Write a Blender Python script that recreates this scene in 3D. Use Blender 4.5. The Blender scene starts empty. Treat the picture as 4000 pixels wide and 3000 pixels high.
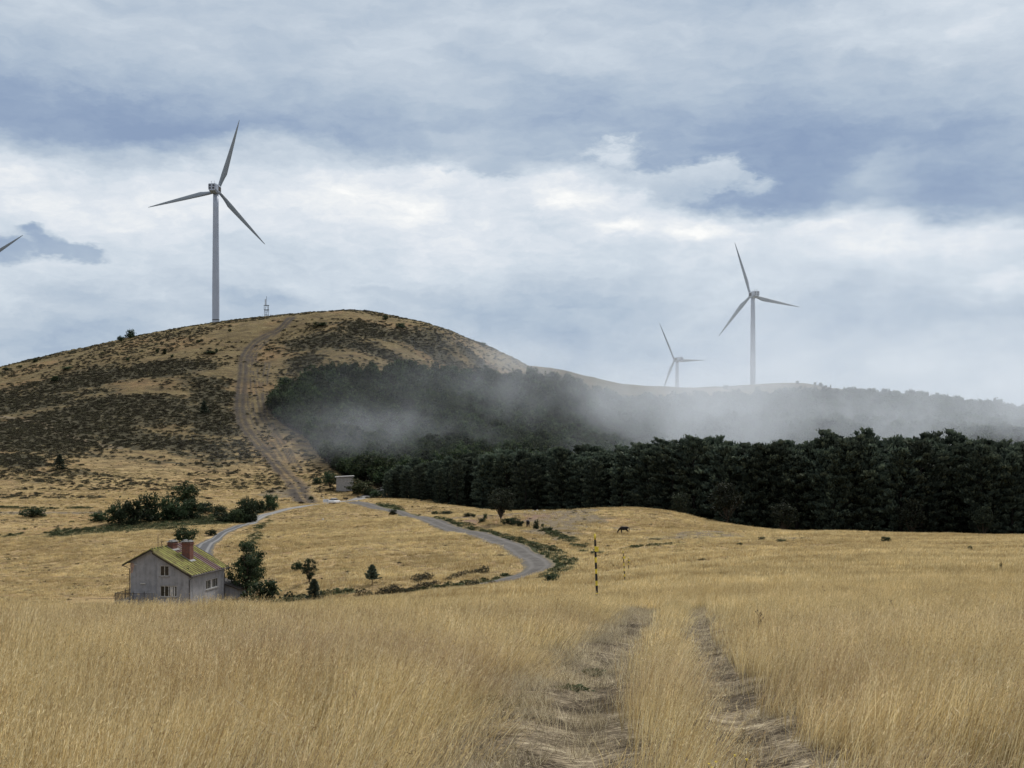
import bpy, math, random
import numpy as np
rng=np.random.default_rng(7); random.seed(7)
SC=bpy.context.scene
COL=SC.collection
# ------------------------------------------------------------------ helpers
def tag(o,label=None,cat=None,group=None,kind=None):
    if label: o['label']=label
    if cat: o['category']=cat
    if group: o['group']=group
    if kind: o['kind']=kind
    return o
def empty(name,loc,rz=0.0,label=None,cat=None,group=None):
    o=bpy.data.objects.new(name,None); o.empty_display_size=.3
    COL.objects.link(o); o.location=loc; o.rotation_euler=(0,0,rz)
    return tag(o,label,cat,group)
def mesh_np(name,V,Fq,attrs=None,smooth=False,mats=(),midx=None):
    """V (n,3); Fq list of (m,k) int arrays (faces of equal size)"""
    me=bpy.data.meshes.new(name)
    V=np.asarray(V,np.float32)
    if not isinstance(Fq,(list,tuple)): Fq=[Fq]
    Fq=[f for f in Fq if len(f)]
    if not Fq:
        me.vertices.add(len(V)); me.vertices.foreach_set('co',V.ravel())
        for k,a in attrs.items():
            a=np.asarray(a,np.float32); at_=me.attributes.new(k,'FLOAT' if a.ndim==1 else 'FLOAT_VECTOR','POINT')
            at_.data.foreach_set('value' if a.ndim==1 else 'vector',a.ravel())
        return me
    loops=np.concatenate([f.ravel() for f in Fq]).astype(np.int32)
    tot=np.concatenate([np.full(len(f),f.shape[1],np.int32) for f in Fq])
    st=np.concatenate([[0],np.cumsum(tot)[:-1]]).astype(np.int32)
    me.vertices.add(len(V)); me.vertices.foreach_set('co',V.ravel())
    me.loops.add(len(loops)); me.loops.foreach_set('vertex_index',loops)
    me.polygons.add(len(tot)); me.polygons.foreach_set('loop_start',st); me.polygons.foreach_set('loop_total',tot)
    if midx is not None: me.polygons.foreach_set('material_index',np.asarray(midx,np.int32))
    for m in mats: me.materials.append(m)
    if attrs:
        for k,a in attrs.items():
            a=np.asarray(a,np.float32)
            t='FLOAT' if a.ndim==1 else 'FLOAT_VECTOR'
            at_=me.attributes.new(k,t,'POINT'); at_.data.foreach_set('value' if a.ndim==1 else 'vector',a.ravel())
    me.update(calc_edges=True)
    me.polygons.foreach_set('use_smooth',np.full(len(tot),smooth,bool))
    return me
def link(name,me,parent=None,loc=None,rot=None,scale=None):
    o=bpy.data.objects.new(name,me); COL.objects.link(o)
    if parent: o.parent=parent
    if loc is not None: o.location=loc
    if rot is not None: o.rotation_euler=rot
    if scale is not None: o.scale=scale if hasattr(scale,'__len__') else (scale,)*3
    return o
def copy_tree(o,loc,rz=0,scale=1.0,label=None,cat=None,group=None,tilt=(0,0)):
    c=o.copy(); COL.objects.link(c); c.location=loc; c.rotation_euler=(tilt[0],tilt[1],rz)
    c.scale=scale if hasattr(scale,'__len__') else (scale,)*3
    tag(c,label,cat,group)
    for ch in list(o.children):
        d=ch.copy(); COL.objects.link(d); d.parent=c
        for g in list(ch.children):
            e=g.copy(); COL.objects.link(e); e.parent=d
    return c
class MB:
    def __init__(s): s.v=[]; s.f=[]; s.m=[]
    def add(s,vs,fs,m=0):
        b=len(s.v); s.v+= [tuple(v) for v in vs]; s.f+=[tuple(i+b for i in f) for f in fs]; s.m+=[m]*len(fs); return s
    def box(s,x0,x1,y0,y1,z0,z1,m=0):
        vs=[(x,y,z) for z in (z0,z1) for y in (y0,y1) for x in (x0,x1)]
        return s.add(vs,[(0,2,3,1),(4,5,7,6),(0,1,5,4),(2,6,7,3),(0,4,6,2),(1,3,7,5)],m)
    def prism(s,poly,axis,a,b,m=0):
        """poly list of 2D points extruded along axis"""
        def P(p,t):
            if axis=='y': return (p[0],t,p[1])
            if axis=='x': return (t,p[0],p[1])
            return (p[0],p[1],t)
        n=len(poly); vs=[P(p,a) for p in poly]+[P(p,b) for p in poly]
        fs=[tuple(range(n)),tuple(range(2*n-1,n-1,-1))]+[(i,(i+1)%n,n+(i+1)%n,n+i) for i in range(n)]
        return s.add(vs,fs,m)
    def tube(s,pts,rs,n=8,m=0,caps=True):
        pts=[np.array(p,float) for p in pts]
        if not hasattr(rs,'__len__'): rs=[rs]*len(pts)
        vs=[];fs=[]
        for i,p in enumerate(pts):
            d=pts[min(i+1,len(pts)-1)]-pts[max(i-1,0)]; d/=np.linalg.norm(d)+1e-12
            up=np.array((0,0,1.)) if abs(d[2])<.9 else np.array((1.,0,0))
            a=np.cross(d,up); a/=np.linalg.norm(a); b=np.cross(d,a)
            for k in range(n):
                t=2*math.pi*k/n; vs.append(p+rs[i]*(a*math.cos(t)+b*math.sin(t)))
        for i in range(len(pts)-1):
            for k in range(n):
                fs.append((i*n+k,i*n+(k+1)%n,(i+1)*n+(k+1)%n,(i+1)*n+k))
        if caps: fs+= [tuple(range(n-1,-1,-1)),tuple(range((len(pts)-1)*n,len(pts)*n))]
        return s.add(vs,fs,m)
    def mesh(s,name,mats,smooth=False):
        me=bpy.data.meshes.new(name); me.from_pydata([tuple(map(float,v)) for v in s.v],[],s.f)
        for m in (mats if isinstance(mats,(list,tuple)) else [mats]): me.materials.append(m)
        me.polygons.foreach_set('material_index',np.array(s.m,np.int32))
        me.polygons.foreach_set('use_smooth',np.full(len(s.f),smooth,bool)); me.update(); return me
    def build(s,name,mats,parent=None,smooth=False,loc=None,rot=None,bevel=0):
        o=link(name,s.mesh(name,mats,smooth),parent,loc,rot)
        if bevel:
            b=o.modifiers.new('bevel','BEVEL'); b.width=bevel; b.segments=2; b.limit_method='ANGLE'
        return o
def srgb(r,g,b): return tuple(((x/255)/12.92 if x/255<=.04045 else ((x/255+.055)/1.055)**2.4) for x in (r,g,b))
# node expression helper
class N:
    def __init__(s,nt): s.nt=nt
    def new(s,t,**k):
        n=s.nt.nodes.new(t)
        for a,b in k.items(): setattr(n,a,b)
        return n
    def inp(s,sock,v):
        if isinstance(v,bpy.types.NodeSocket): s.nt.links.new(v,sock)
        elif isinstance(v,(int,float)) and hasattr(sock.default_value,'__len__'):
            sock.default_value=(v,)*3 if len(sock.default_value)==3 else (v,v,v,1)
        elif hasattr(v,'__len__') and len(v)==3 and len(sock.default_value)==4: sock.default_value=(*v,1)
        else: sock.default_value=v
    def m(s,op,a,b=None,c=None,clamp=False):
        n=s.new('ShaderNodeMath',operation=op,use_clamp=clamp); s.inp(n.inputs[0],a)
        if b is not None: s.inp(n.inputs[1],b)
        if c is not None: s.inp(n.inputs[2],c)
        return n.outputs[0]
    def vm(s,op,a,b=None):
        n=s.new('ShaderNodeVectorMath',operation=op); s.inp(n.inputs[0],a)
        if b is not None: s.inp(n.inputs[3 if op=='SCALE' else 1],b)
        return n.outputs[1 if op in('LENGTH','DOT_PRODUCT','DISTANCE') else 0]
    def mr(s,x,a,b,c=0.0,d=1.0,smooth=True):
        n=s.new('ShaderNodeMapRange'); n.interpolation_type='SMOOTHSTEP' if smooth else 'LINEAR'; n.clamp=True
        for i,v in enumerate((x,a,b,c,d)): s.inp(n.inputs[i],v)
        return n.outputs[0]
    def noise(s,vec,scale,detail=4,rough=.55,dist=0.0,color=False,dim='3D'):
        n=s.new('ShaderNodeTexNoise'); n.noise_dimensions=dim
        s.inp(n.inputs['Vector'],vec); n.inputs['Scale'].default_value=scale; n.inputs['Detail'].default_value=detail
        n.inputs['Roughness'].default_value=rough; n.inputs['Distortion'].default_value=dist
        return n.outputs[1 if color else 0]
    def mix(s,f,a,b,mode='MIX'):
        n=s.new('ShaderNodeMix',data_type='RGBA',blend_type=mode); n.clamp_factor=True
        s.inp(n.inputs[0],f); s.inp(n.inputs[6],a); s.inp(n.inputs[7],b); return n.outputs[2]
    def attr(s,name):
        n=s.new('ShaderNodeAttribute'); n.attribute_name=name; return n.outputs['Fac']
    def comb(s,x,y,z):
        n=s.new('ShaderNodeCombineXYZ'); s.inp(n.inputs[0],x); s.inp(n.inputs[1],y); s.inp(n.inputs[2],z); return n.outputs[0]
    def sep(s,v):
        n=s.new('ShaderNodeSeparateXYZ'); s.inp(n.inputs[0],v); return n.outputs
    def ramp(s,f,stops,interp='LINEAR'):
        n=s.new('ShaderNodeValToRGB'); cr=n.color_ramp; cr.interpolation=interp
        while len(cr.elements)<len(stops): cr.elements.new(.5)
        for e,(p,c_) in zip(cr.elements,stops):
            e.position=p; e.color=(*c_,1) if hasattr(c_,'__len__') else (c_,c_,c_,1)
        s.inp(n.inputs[0],f); return n.outputs[0]
def material(name):
    m=bpy.data.materials.new(name); m.use_nodes=True; nt=m.node_tree; nt.nodes.clear()
    h=N(nt); out=h.new('ShaderNodeOutputMaterial'); return m,h,out
def principled(h,out,col,rough=.9,bump=None,bs=.5,bd=.1,spec=.2,metal=0.0,trans=0.0):
    p=h.new('ShaderNodeBsdfPrincipled'); h.inp(p.inputs['Base Color'],col); h.inp(p.inputs['Roughness'],rough)
    p.inputs['Specular IOR Level'].default_value=spec; h.inp(p.inputs['Metallic'],metal)
    if bump is not None:
        b=h.new('ShaderNodeBump'); b.inputs['Strength'].default_value=bs; b.inputs['Distance'].default_value=bd
        h.inp(b.inputs['Height'],bump); h.nt.links.new(b.outputs[0],p.inputs['Normal'])
    last=p.outputs[0]
    if trans:
        t=h.new('ShaderNodeBsdfTranslucent'); h.inp(t.inputs[0],col); mx=h.new('ShaderNodeMixShader'); mx.inputs[0].default_value=trans
        h.nt.links.new(last,mx.inputs[1]); h.nt.links.new(t.outputs[0],mx.inputs[2]); last=mx.outputs[0]
    h.nt.links.new(last,out.inputs[0]); return p
def simple_mat(name,col,rough=.8,var=.15,scale=3.0,metal=0.0,spec=.3,bump=0.0,col2=None):
    m,h,out=material(name)
    tc=h.new('ShaderNodeTexCoord').outputs['Object']
    n=h.noise(tc,scale,5,.6)
    c2=col2 or tuple(x*(1-var*1.6) for x in col); c1=tuple(min(1,x*(1+var)) for x in col)
    c_=h.ramp(n,[(.3,c2),(.7,c1)])
    principled(h,out,c_,rough,bump=h.noise(tc,scale*6,4) if bump else None,bs=bump,bd=.02,spec=spec,metal=metal); return m
SUN_E=3.4; MIST=.0096; HAZE=0; EXPO=0.24; DENOISE=True
F=5200.0; CX=2000.0; HY=1750.0
def wp(px,py,D): return ((px-CX)/F*D, D, (HY-py)/F*D)
CT=[]
def c(px,py,D): CT.append(wp(px,py,D))
def g(x,y,z): CT.append((x,y,z))
# foreground plane around the camera
for D in (-30,-8,2,10,20,32,44):
    for k in (-.7,-.38,-.1,.2,.45,.75):
        x=k*max(abs(D),12); g(x,D,-1.65-.085*D-(.0055*(D-20)*(2 if k<-.3 else 1) if D>20 and k<0 else 0))
# crest on the left then fall towards the house
for px in (-500,0,450,900,1300):
    c(px,2436,58); c(px,2448,90)
for px,py,D in [(1700,2385,60),(1700,2345,95),(2000,2398,60),(2000,2318,95),(2330,2386,60),(2330,2306,95),
  (2700,2368,60),(2700,2270,95),(3300,2330,62),(3300,2245,95),(4000,2325,62),(4000,2235,95),(4600,2320,62),(4600,2225,95),
  (2450,2250,128),(3000,2195,128),(3600,2185,128),(4300,2180,128),
  (2450,2190,160),(3000,2150,165),(3600,2140,165),(4300,2135,165),
  (2400,2130,205),(2430,2087,244),(2800,2108,215),(3300,2108,215),(4300,2105,215),
  (2250,2003,300),(2530,1984,290),(2700,2030,280),(2900,2068,265),(3300,2082,262),(3800,2088,262),(4400,2094,262),
  (2900,2090,310),(3500,2095,320),(4300,2100,320),(2530,2020,340),(2250,2015,345),(2000,2020,350),
  (2900,1990,420),(3500,2000,420),(4300,2000,430),
  (2000,2003,305),(1800,1982,330),(1650,1965,350),(1520,1948,365),(2061,2062,252),(1955,2042,262),(2250,2090,240),
  # road loop
  (1376,1959,380),(1588,2014,310),(1823,2079,250),(2028,2150,205),(2122,2208,180),(2046,2250,170),(1882,2288,160),(1764,2316,155),
  (2250,2230,165),(2250,2160,200),
  (1300,1970,376),(1500,2120,225),(1500,2040,285),(1450,2280,166),(1650,2250,175),(1850,2190,195),(1200,2260,182),(1100,2110,255),(1250,2030,310),
  (700,2395,165),(500,2400,168),(900,2376,172),(900,2215,215),(1000,2050,310),(933,2056,295),(814,2121,250),(787,2150,235),
  (1060,1993,345),(1200,1974,368),(600,2130,255),(600,2040,315),(300,2110,270),(300,2300,200),(500,2250,215),
  (0,2150,270),(0,2300,205),(-500,2300,205),(-500,2150,270),(0,2000,340),(300,1990,350),(700,1960,370),(1000,1940,395),
  # hill face
  (-500,2000,350),(-500,1800,430),(-500,1650,500),(0,1860,420),(0,1700,480),(0,1560,540),
  (400,1850,430),(400,1650,490),(400,1480,550),(800,1850,440),(800,1650,495),(800,1450,550),(800,1340,590),
  (1100,1850,440),(1100,1650,500),(1100,1450,555),(1100,1320,595),(1340,1300,590),(1340,1400,560),
  (1400,1880,425),(1400,1700,490),(1400,1550,530),(1700,1850,450),(1700,1650,520),(1700,1480,575),
  (2000,1850,470),(2000,1700,540),(2000,1550,610),(2400,1850,500),(2400,1700,620),(2400,1600,720),
  (3000,1850,520),(3000,1700,660),(3000,1590,820),(3700,1850,520),(3700,1720,660),(3700,1640,800),(4400,1850,520),(4400,1740,660),(4400,1690,800),
]: c(px,py,D)
RIDGE=[(-600,1560,640),(0,1440,640),(300,1367,640),(520,1318,640),(843,1262,640),(1130,1232,630),(1340,1222,625),(1500,1252,625),(1740,1302,620),(1880,1362,640),(2000,1396,670),
 (2200,1448,760),(2400,1495,850),(2700,1516,930),(2850,1516,950),(3100,1499,960),(3300,1525,950),(3500,1545,940),(3700,1570,930),(4000,1622,930),(4500,1690,930)]
for px,py,D in RIDGE: c(px,py,D)
for px,py,D in RIDGE:
    x,y,z=wp(px,py,D); g(x*1.13,y*1.13,z+ (2 if z>20 else 0)); g(x*1.3,y*1.3,z-3); g(x*2.0,y*2.0,z*.6-20)
for a in range(0,360,20):
    for R,z in ((3500,-60),(6500,-90)): g(R*math.sin(math.radians(a)),R*math.cos(math.radians(a)),z)
for a in list(range(50,311,20)):
    g(300*math.sin(math.radians(a)),300*math.cos(math.radians(a)), -1.65-.03*300*math.cos(math.radians(a)))
    g(900*math.sin(math.radians(a)),900*math.cos(math.radians(a)), -15)
CT=np.array(CT)
S=300.0
P=CT[:,:2]/S; n=len(P)
def U(r2): return np.where(r2>0, r2*np.log(np.maximum(r2,1e-20)),0)
K=U(((P[:,None]-P[None])**2).sum(2))+np.eye(n)*2e-5
A=np.zeros((n+3,n+3)); A[:n,:n]=K; A[:n,n]=1; A[:n,n+1:]=P; A[n,:n]=1; A[n+1:,:n]=P.T
W=np.linalg.solve(A,np.concatenate([CT[:,2],[0,0,0]]))
def base_h(x,y):
    x=np.asarray(x,float).ravel()/S; y=np.asarray(y,float).ravel()/S
    out=np.empty(len(x)); B=20000
    for i in range(0,len(x),B):
        a=x[i:i+B]; b=y[i:i+B]
        r2=(a[:,None]-P[:,0])**2+(b[:,None]-P[:,1])**2
        out[i:i+B]=U(r2)@W[:n]+W[n]+W[n+1]*a+W[n+2]*b
    return out
# ------------------------------------------------------------------ terrain grid
def vnoise(x,y,scale,seed,octaves=4,gain=.5):
    r=np.random.default_rng(seed); T=r.random((256,256))*2-1; out=0; a=1.0; x=x/scale; y=y/scale; tot=0
    for o in range(octaves):
        xi=np.floor(x).astype(int); yi=np.floor(y).astype(int); fx=x-xi; fy=y-yi
        fx=fx*fx*(3-2*fx); fy=fy*fy*(3-2*fy)
        a00=T[xi&255,yi&255]; a10=T[(xi+1)&255,yi&255]; a01=T[xi&255,(yi+1)&255]; a11=T[(xi+1)&255,(yi+1)&255]
        out=out+a*((a00*(1-fx)+a10*fx)*(1-fy)+(a01*(1-fx)+a11*fx)*fy); tot+=a
        a*=gain; x=x*2.03+17.3; y=y*2.03+5.1
    return out/tot
def sm(x,a,b):
    t=np.clip((x-a)/(b-a),0,1); return t*t*(3-2*t)
RR=np.concatenate([np.geomspace(.6,8,24),np.linspace(8.2,60,200),60+np.cumsum(np.full(560,1.15)),704+np.cumsum(np.full(130,5.0)),np.geomspace(1380,7000,26)])
AZ=np.concatenate([np.linspace(-180,-36,60)[:-1],np.linspace(-36,-26.5,60)[:-1],np.linspace(-26.5,26.5,900)[:-1],np.linspace(26.5,36,60)[:-1],np.linspace(36,180,60)[:-1]])
AZ=np.radians(AZ); NR,NA=len(RR),len(AZ)
rr,aa=np.meshgrid(RR,AZ,indexing='ij'); gx=(rr*np.sin(aa)).ravel(); gy=(rr*np.cos(aa)).ravel()
RUTL=[(.2,4),(.53,10.65),(1.01,17),(2.46,27.8),(4.25,41.3),(5.1,47.7),(6.0,56),(6.1,70)]
RUTR=[(1.7,4),(2.05,10.65),(2.65,17),(4.0,27.8),(5.8,41.3),(6.7,47.7),(7.6,56),(7.7,70)]
def pdist(x,y,pl,chunk=None):
    x=np.asarray(x,float); y=np.asarray(y,float); d=np.full(x.shape,1e9); pl=np.asarray(pl,float)
    lo=pl.min(0)-60; hi=pl.max(0)+60
    s=(x>lo[0])&(x<hi[0])&(y>lo[1])&(y<hi[1]); xs=x[s]; ys=y[s]; ds=np.full(xs.shape,1e9)
    for (x0,y0),(x1,y1) in zip(pl[:-1],pl[1:]):
        dx,dy=x1-x0,y1-y0; t=np.clip(((xs-x0)*dx+(ys-y0)*dy)/(dx*dx+dy*dy+1e-9),0,1)
        ds=np.minimum(ds,np.hypot(xs-x0-t*dx,ys-y0-t*dy))
    d[s]=ds; return d
def rut_depth(x,y):
    dl=pdist(x,y,RUTL); dr=pdist(x,y,RUTR); fade=sm(y,60,50)
    return fade*(np.exp(-(dl/.38)**2)+np.exp(-(dr/.34)**2))
def detail_h(x,y):
    r=np.hypot(x,y)
    near=sm(r,80,30); far=sm(r,380,480); mid=sm(r,50,110)*(1-far)
    h=near*(.05*vnoise(x,y,2.2,1,3)+.025*vnoise(x,y,.4,2,2))
    h+=mid*(.28*vnoise(x,y,9,3,4)+.5*vnoise(x,y,30,4,2))
    h+=far*(1.3*vnoise(x,y,34,5,4)+.35*vnoise(x,y,6,6,3))*sm(r,2600,1300)
    return h
HZ=base_h(gx,gy)+detail_h(gx,gy)-.11*rut_depth(gx,gy)
HG=HZ.reshape(NR,NA)
def H(x,y):
    """height of the terrain mesh (bilinear in the polar grid)"""
    x=np.asarray(x,float); y=np.asarray(y,float)
    r=np.clip(np.hypot(x,y),RR[0],RR[-1]-1); a=np.arctan2(x,y); a=np.clip(a,AZ[0],AZ[-1])
    i=np.clip(np.searchsorted(RR,r)-1,0,NR-2); j=np.clip(np.searchsorted(AZ,a)-1,0,NA-2)
    fr=(r-RR[i])/(RR[i+1]-RR[i]); fa=(a-AZ[j])/(AZ[j+1]-AZ[j])
    return (HG[i,j]*(1-fr)+HG[i+1,j]*fr)*(1-fa)+(HG[i,j+1]*(1-fr)+HG[i+1,j+1]*fr)*fa
DS=np.concatenate([np.arange(4,60,.25),np.arange(60,1500,.6)])
def at(px,py,dmin=0,dmax=1500):
    """where the line of sight through a photo pixel first meets the terrain"""
    D=DS[(DS>=dmin)&(DS<=dmax)]; x=(px-CX)/F*D; g_=HY-F*H(x,D)/D
    k=np.nonzero(g_<=py)[0]
    k=k[0] if len(k) else int(g_.argmin())
    return float(x[k]),float(D[k])
def pt(px,py,dmin=0,dmax=1500,dz=0.0):
    x,y=at(px,py,dmin,dmax); return (x,y,float(H(x,y))+dz)
def line(pts,dmin=0,dmax=1500): return [at(px,py,dmin,dmax) for px,py in pts]
def smooth_line(pl,n=8):
    pl=np.array(pl,float); P_=np.vstack([2*pl[0]-pl[1],pl,2*pl[-1]-pl[-2]]); out=[]
    for i in range(1,len(P_)-2):
        for t in np.arange(n)/n:
            a,b,c_,d=P_[i-1:i+3]
            out.append(.5*((2*b)+(-a+c_)*t+(2*a-5*b+4*c_-d)*t*t+(-a+3*b-3*c_+d)*t**3))
    out.append(pl[-1]); return np.array(out)
def blob(x,y,px,py,rpx,rpy,dmin=100,dmax=1500):
    """soft spot on the ground, given where it stands and how far it reaches"""
    x0,y0=at(px,py,dmin,dmax); _,ya=at(px,py-rpy,dmin,dmax); _,yb=at(px,py+rpy,dmin,dmax)
    ry=max(abs(ya-yb)/2,2.0); rx=rpx/F*y0
    # spot axis follows the direction away from the field
    k=x0/y0; xs=x-x0-(y-y0)*k
    return np.exp(-((xs/rx)**2+((y-y0)/ry)**2))
# polylines measured on the ground
TRACK=smooth_line(line([(1140,1240),(1099,1282),(1034,1315),(987,1347),(955,1394),(949,1464),(940,1535),(937,1605),(958,1676),(1011,1741),(1081,1817),(1141,1880),(1168,1925),(1196,1962)],380))
RUT1=smooth_line(line([(1087,1290),(1017,1353),(993,1394),(999,1464),(1011,1535),(1026,1617),(1052,1676),(1105,1741),(1152,1823)],380))
RUT2=smooth_line(line([(1030,1340),(985,1400),(970,1464),(973,1535),(987,1629),(1023,1694),(1075,1764),(1140,1858)],380))
RUT3=smooth_line(line([(1045,1420),(1035,1480),(1038,1560),(1050,1640),(1080,1700),(1130,1770),(1170,1840)],380))
PATH=smooth_line(line([(-60,1625),(35,1632),(141,1650),(235,1694),(323,1720),(405,1741),(470,1752)],350))
ROADG=smooth_line(line([(1450,1945),(1376,1961),(1470,1984),(1588,2014),(1705,2044),(1823,2079),(1940,2114),(2028,2150),(2087,2185),(2108,2212),(2080,2236),(2020,2255),(1950,2273),(1882,2288),(1764,2318)][1:],140,400))
ROADC=smooth_line(line([(1512,1905),(1470,1925),(1420,1945),(1370,1958),(1300,1966),(1200,1976),(1085,1999),(1004,2029),(933,2056),(868,2083),(814,2121),(780,2170),(765,2230)],180,430))
LTRK=smooth_line(line([(-200,2004),(0,2004),(120,2006),(250,2004),(350,2003)],200,420))
LDRK=smooth_line(line([(-200,1984),(0,1984),(150,1988),(330,1984)],200,430))
SIDE=smooth_line(line([(1060,2035),(1004,2077),(987,2121),(970,2180),(960,2240)],180,400))
DITCH=smooth_line(line([(1480,1968),(1560,1995),(1700,2030),(1830,2062),(1960,2098),(2060,2130),(2150,2165),(2190,2200),(2190,2240)],140,400))
DITCH2=smooth_line(line([(2130,2065),(2200,2100),(2260,2130),(2300,2160)],150,330))
BANK=smooth_line(line([(1500,2325),(1600,2312),(1700,2298),(1800,2285),(1900,2270),(1990,2250)],140,260))
WOODP=[(1050,1600),(1075,1545),(1130,1530),(1180,1505),(1290,1480),(1500,1480),(1750,1490),(1950,1500),(2100,1530),(2300,1570),(2500,1590),(2800,1590),(3100,1570),(3300,1560),(3500,1568),(3700,1588),(4000,1640),(4500,1705)]
WOODL=[(4500,1960),(3800,1960),(3000,1960),(2400,1960),(1900,1945),(1550,1925),(1500,1905),(1400,1880),(1330,1858),(1260,1790),(1190,1705),(1100,1655)]
WOOD=[at(px,py,380) for px,py in WOODP]+[at(px,py,330) for px,py in WOODL]
def inpoly(x,y,poly):
    c_=np.zeros(np.shape(x),bool); n=len(poly)
    for i in range(n):
        x0,y0=poly[i]; x1,y1=poly[(i+1)%n]
        if y0==y1: continue
        k=((y0>y)!=(y1>y))&(x<(x1-x0)*(y-y0)/(y1-y0)+x0); c_^=k
    return c_
def masks(x,y):
    r=np.hypot(x,y); M={}
    n1=vnoise(x,y,28,11,5,.6); n2=vnoise(x,y,7,12,4,.6); n3=vnoise(x*.35,y,11,21,5,.65)
    d=np.full_like(x,.10)
    for b in [(250,1505,330,55),(80,1570,260,55),(650,1440,260,45),(500,1600,520,75),(150,1700,400,75),(820,1530,150,80),(840,1640,140,80),(600,1730,400,55),(250,1640,450,60),(20,1800,220,35)]:
        d=np.maximum(d,blob(x,y,*b,dmin=380))
    for b,w in [((1250,1330,200,50),.75),((1450,1290,220,40),.85),((1180,1420,90,60),.8),((1650,1330,200,60),.9),((1350,1260,200,20),.6),((1500,1380,200,30),.8),((1850,1400,120,40),.7),((2150,1460,350,40),.55),((2600,1540,300,30),.5),((60,2140,160,90),.55),((20,2230,120,60),.6)]:
        d=np.maximum(d,w*blob(x,y,*b,dmin=380))
    hill=sm(r,190,240)
    for b,w in [((700,1790,500,70),.45),((300,1850,500,90),.42),((200,1940,500,40),.3),((600,1330,500,50),.33),((1080,1560,80,120),.25),((1230,1500,60,60),.4)]:
        d=np.maximum(d,w*blob(x,y,*b,dmin=350))
    M['heather']=np.clip(sm(d+.30*n1+.55*n3,.12,.95)*hill,0,1)
    g_=np.zeros_like(x)
    for b,w in [((560,2060,360,26),1.1),((250,2085,170,22),.8),((800,2036,170,24),1.1),((930,2022,140,20),1.1),((520,2110,280,12),.5),((500,2005,240,10),.5),((1100,2350,230,22),1),((1300,2320,180,14),.8),((60,2100,120,60),.55),((30,2200,90,70),.5),
               ((2150,2258,60,14),.8),((1250,1935,80,18),.5),((1330,1925,60,14),.6),((2600,2128,120,6),.8),((2900,2160,130,6),.4),((2450,2142,80,8),.7)]:
        g_=np.maximum(g_,w*blob(x,y,*b))
    for pl,w,a in ((DITCH,2.8,.95),(DITCH2,2.4,.7),(BANK,2.0,.8),(LDRK,3.5,.9),(SIDE,2.2,.75)):
        g_=np.maximum(g_,a*np.exp(-(pdist(x,y,pl)/w)**2))
    for pl,w in ((ROADC,3.6),(ROADG,3.2)): g_=np.maximum(g_,.5*np.exp(-(pdist(x,y,pl)/w)**2))
    M['green']=np.clip(sm(g_+.45*n2,.3,.95),0,1)
    b_=np.zeros_like(x)
    for b,w in [((1100,1930,110,22),.9),((1180,1905,60,14),.6),((2180,1998,200,12),.9),((1950,2018,220,12),1),((2300,2040,200,14),.7),((2420,2066,150,10),.6),((2760,2095,150,16),1.15),((2600,2105,140,12),.85),((3100,2110,180,9),.7),((2950,2130,150,7),.6),((1850,2035,120,12),.6),((1750,2240,220,16),.5),((2100,2080,100,14),.6)]:
        b_=np.maximum(b_,w*blob(x,y,*b))
    b_=np.maximum(b_,1.3*np.exp(-(pdist(x,y,LTRK)/3.0)**2)); b_=np.maximum(b_,.9*np.exp(-(pdist(x,y,PATH)/1.6)**2)*(n2>-.35))
    M['bare']=np.clip(sm(b_+.35*n2,.3,.7),0,1)
    M['red']=np.clip(blob(x,y,1900,2030,130,14)+.8*blob(x,y,2060,2020,100,10),0,1)
    t=np.exp(-(pdist(x,y,TRACK)/(2.3+1.3*sm(y,470,400)))**4)
    t=t*(1-.65*np.exp(-(pdist(x,y,TRACK)/.55)**2))
    dn=vnoise(x,y,3,13,3)
    for pl in (RUT1,RUT2,RUT3):
        d_=pdist(x,y,pl); t=np.maximum(t,.85*np.exp(-((d_-.85)/.5)**2)*(dn>-.35))
    M['dirt']=np.clip(t*(1+.4*dn),0,1)
    M['rut']=np.clip(rut_depth(x,y),0,1)
    M['wood']=(inpoly(x,y,WOOD)).astype(float)
    M['road']=np.maximum(np.exp(-(pdist(x,y,ROADC)/2.6)**6),np.exp(-(pdist(x,y,ROADG)/2.3)**6))
    return M
GM=masks(gx,gy)
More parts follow.
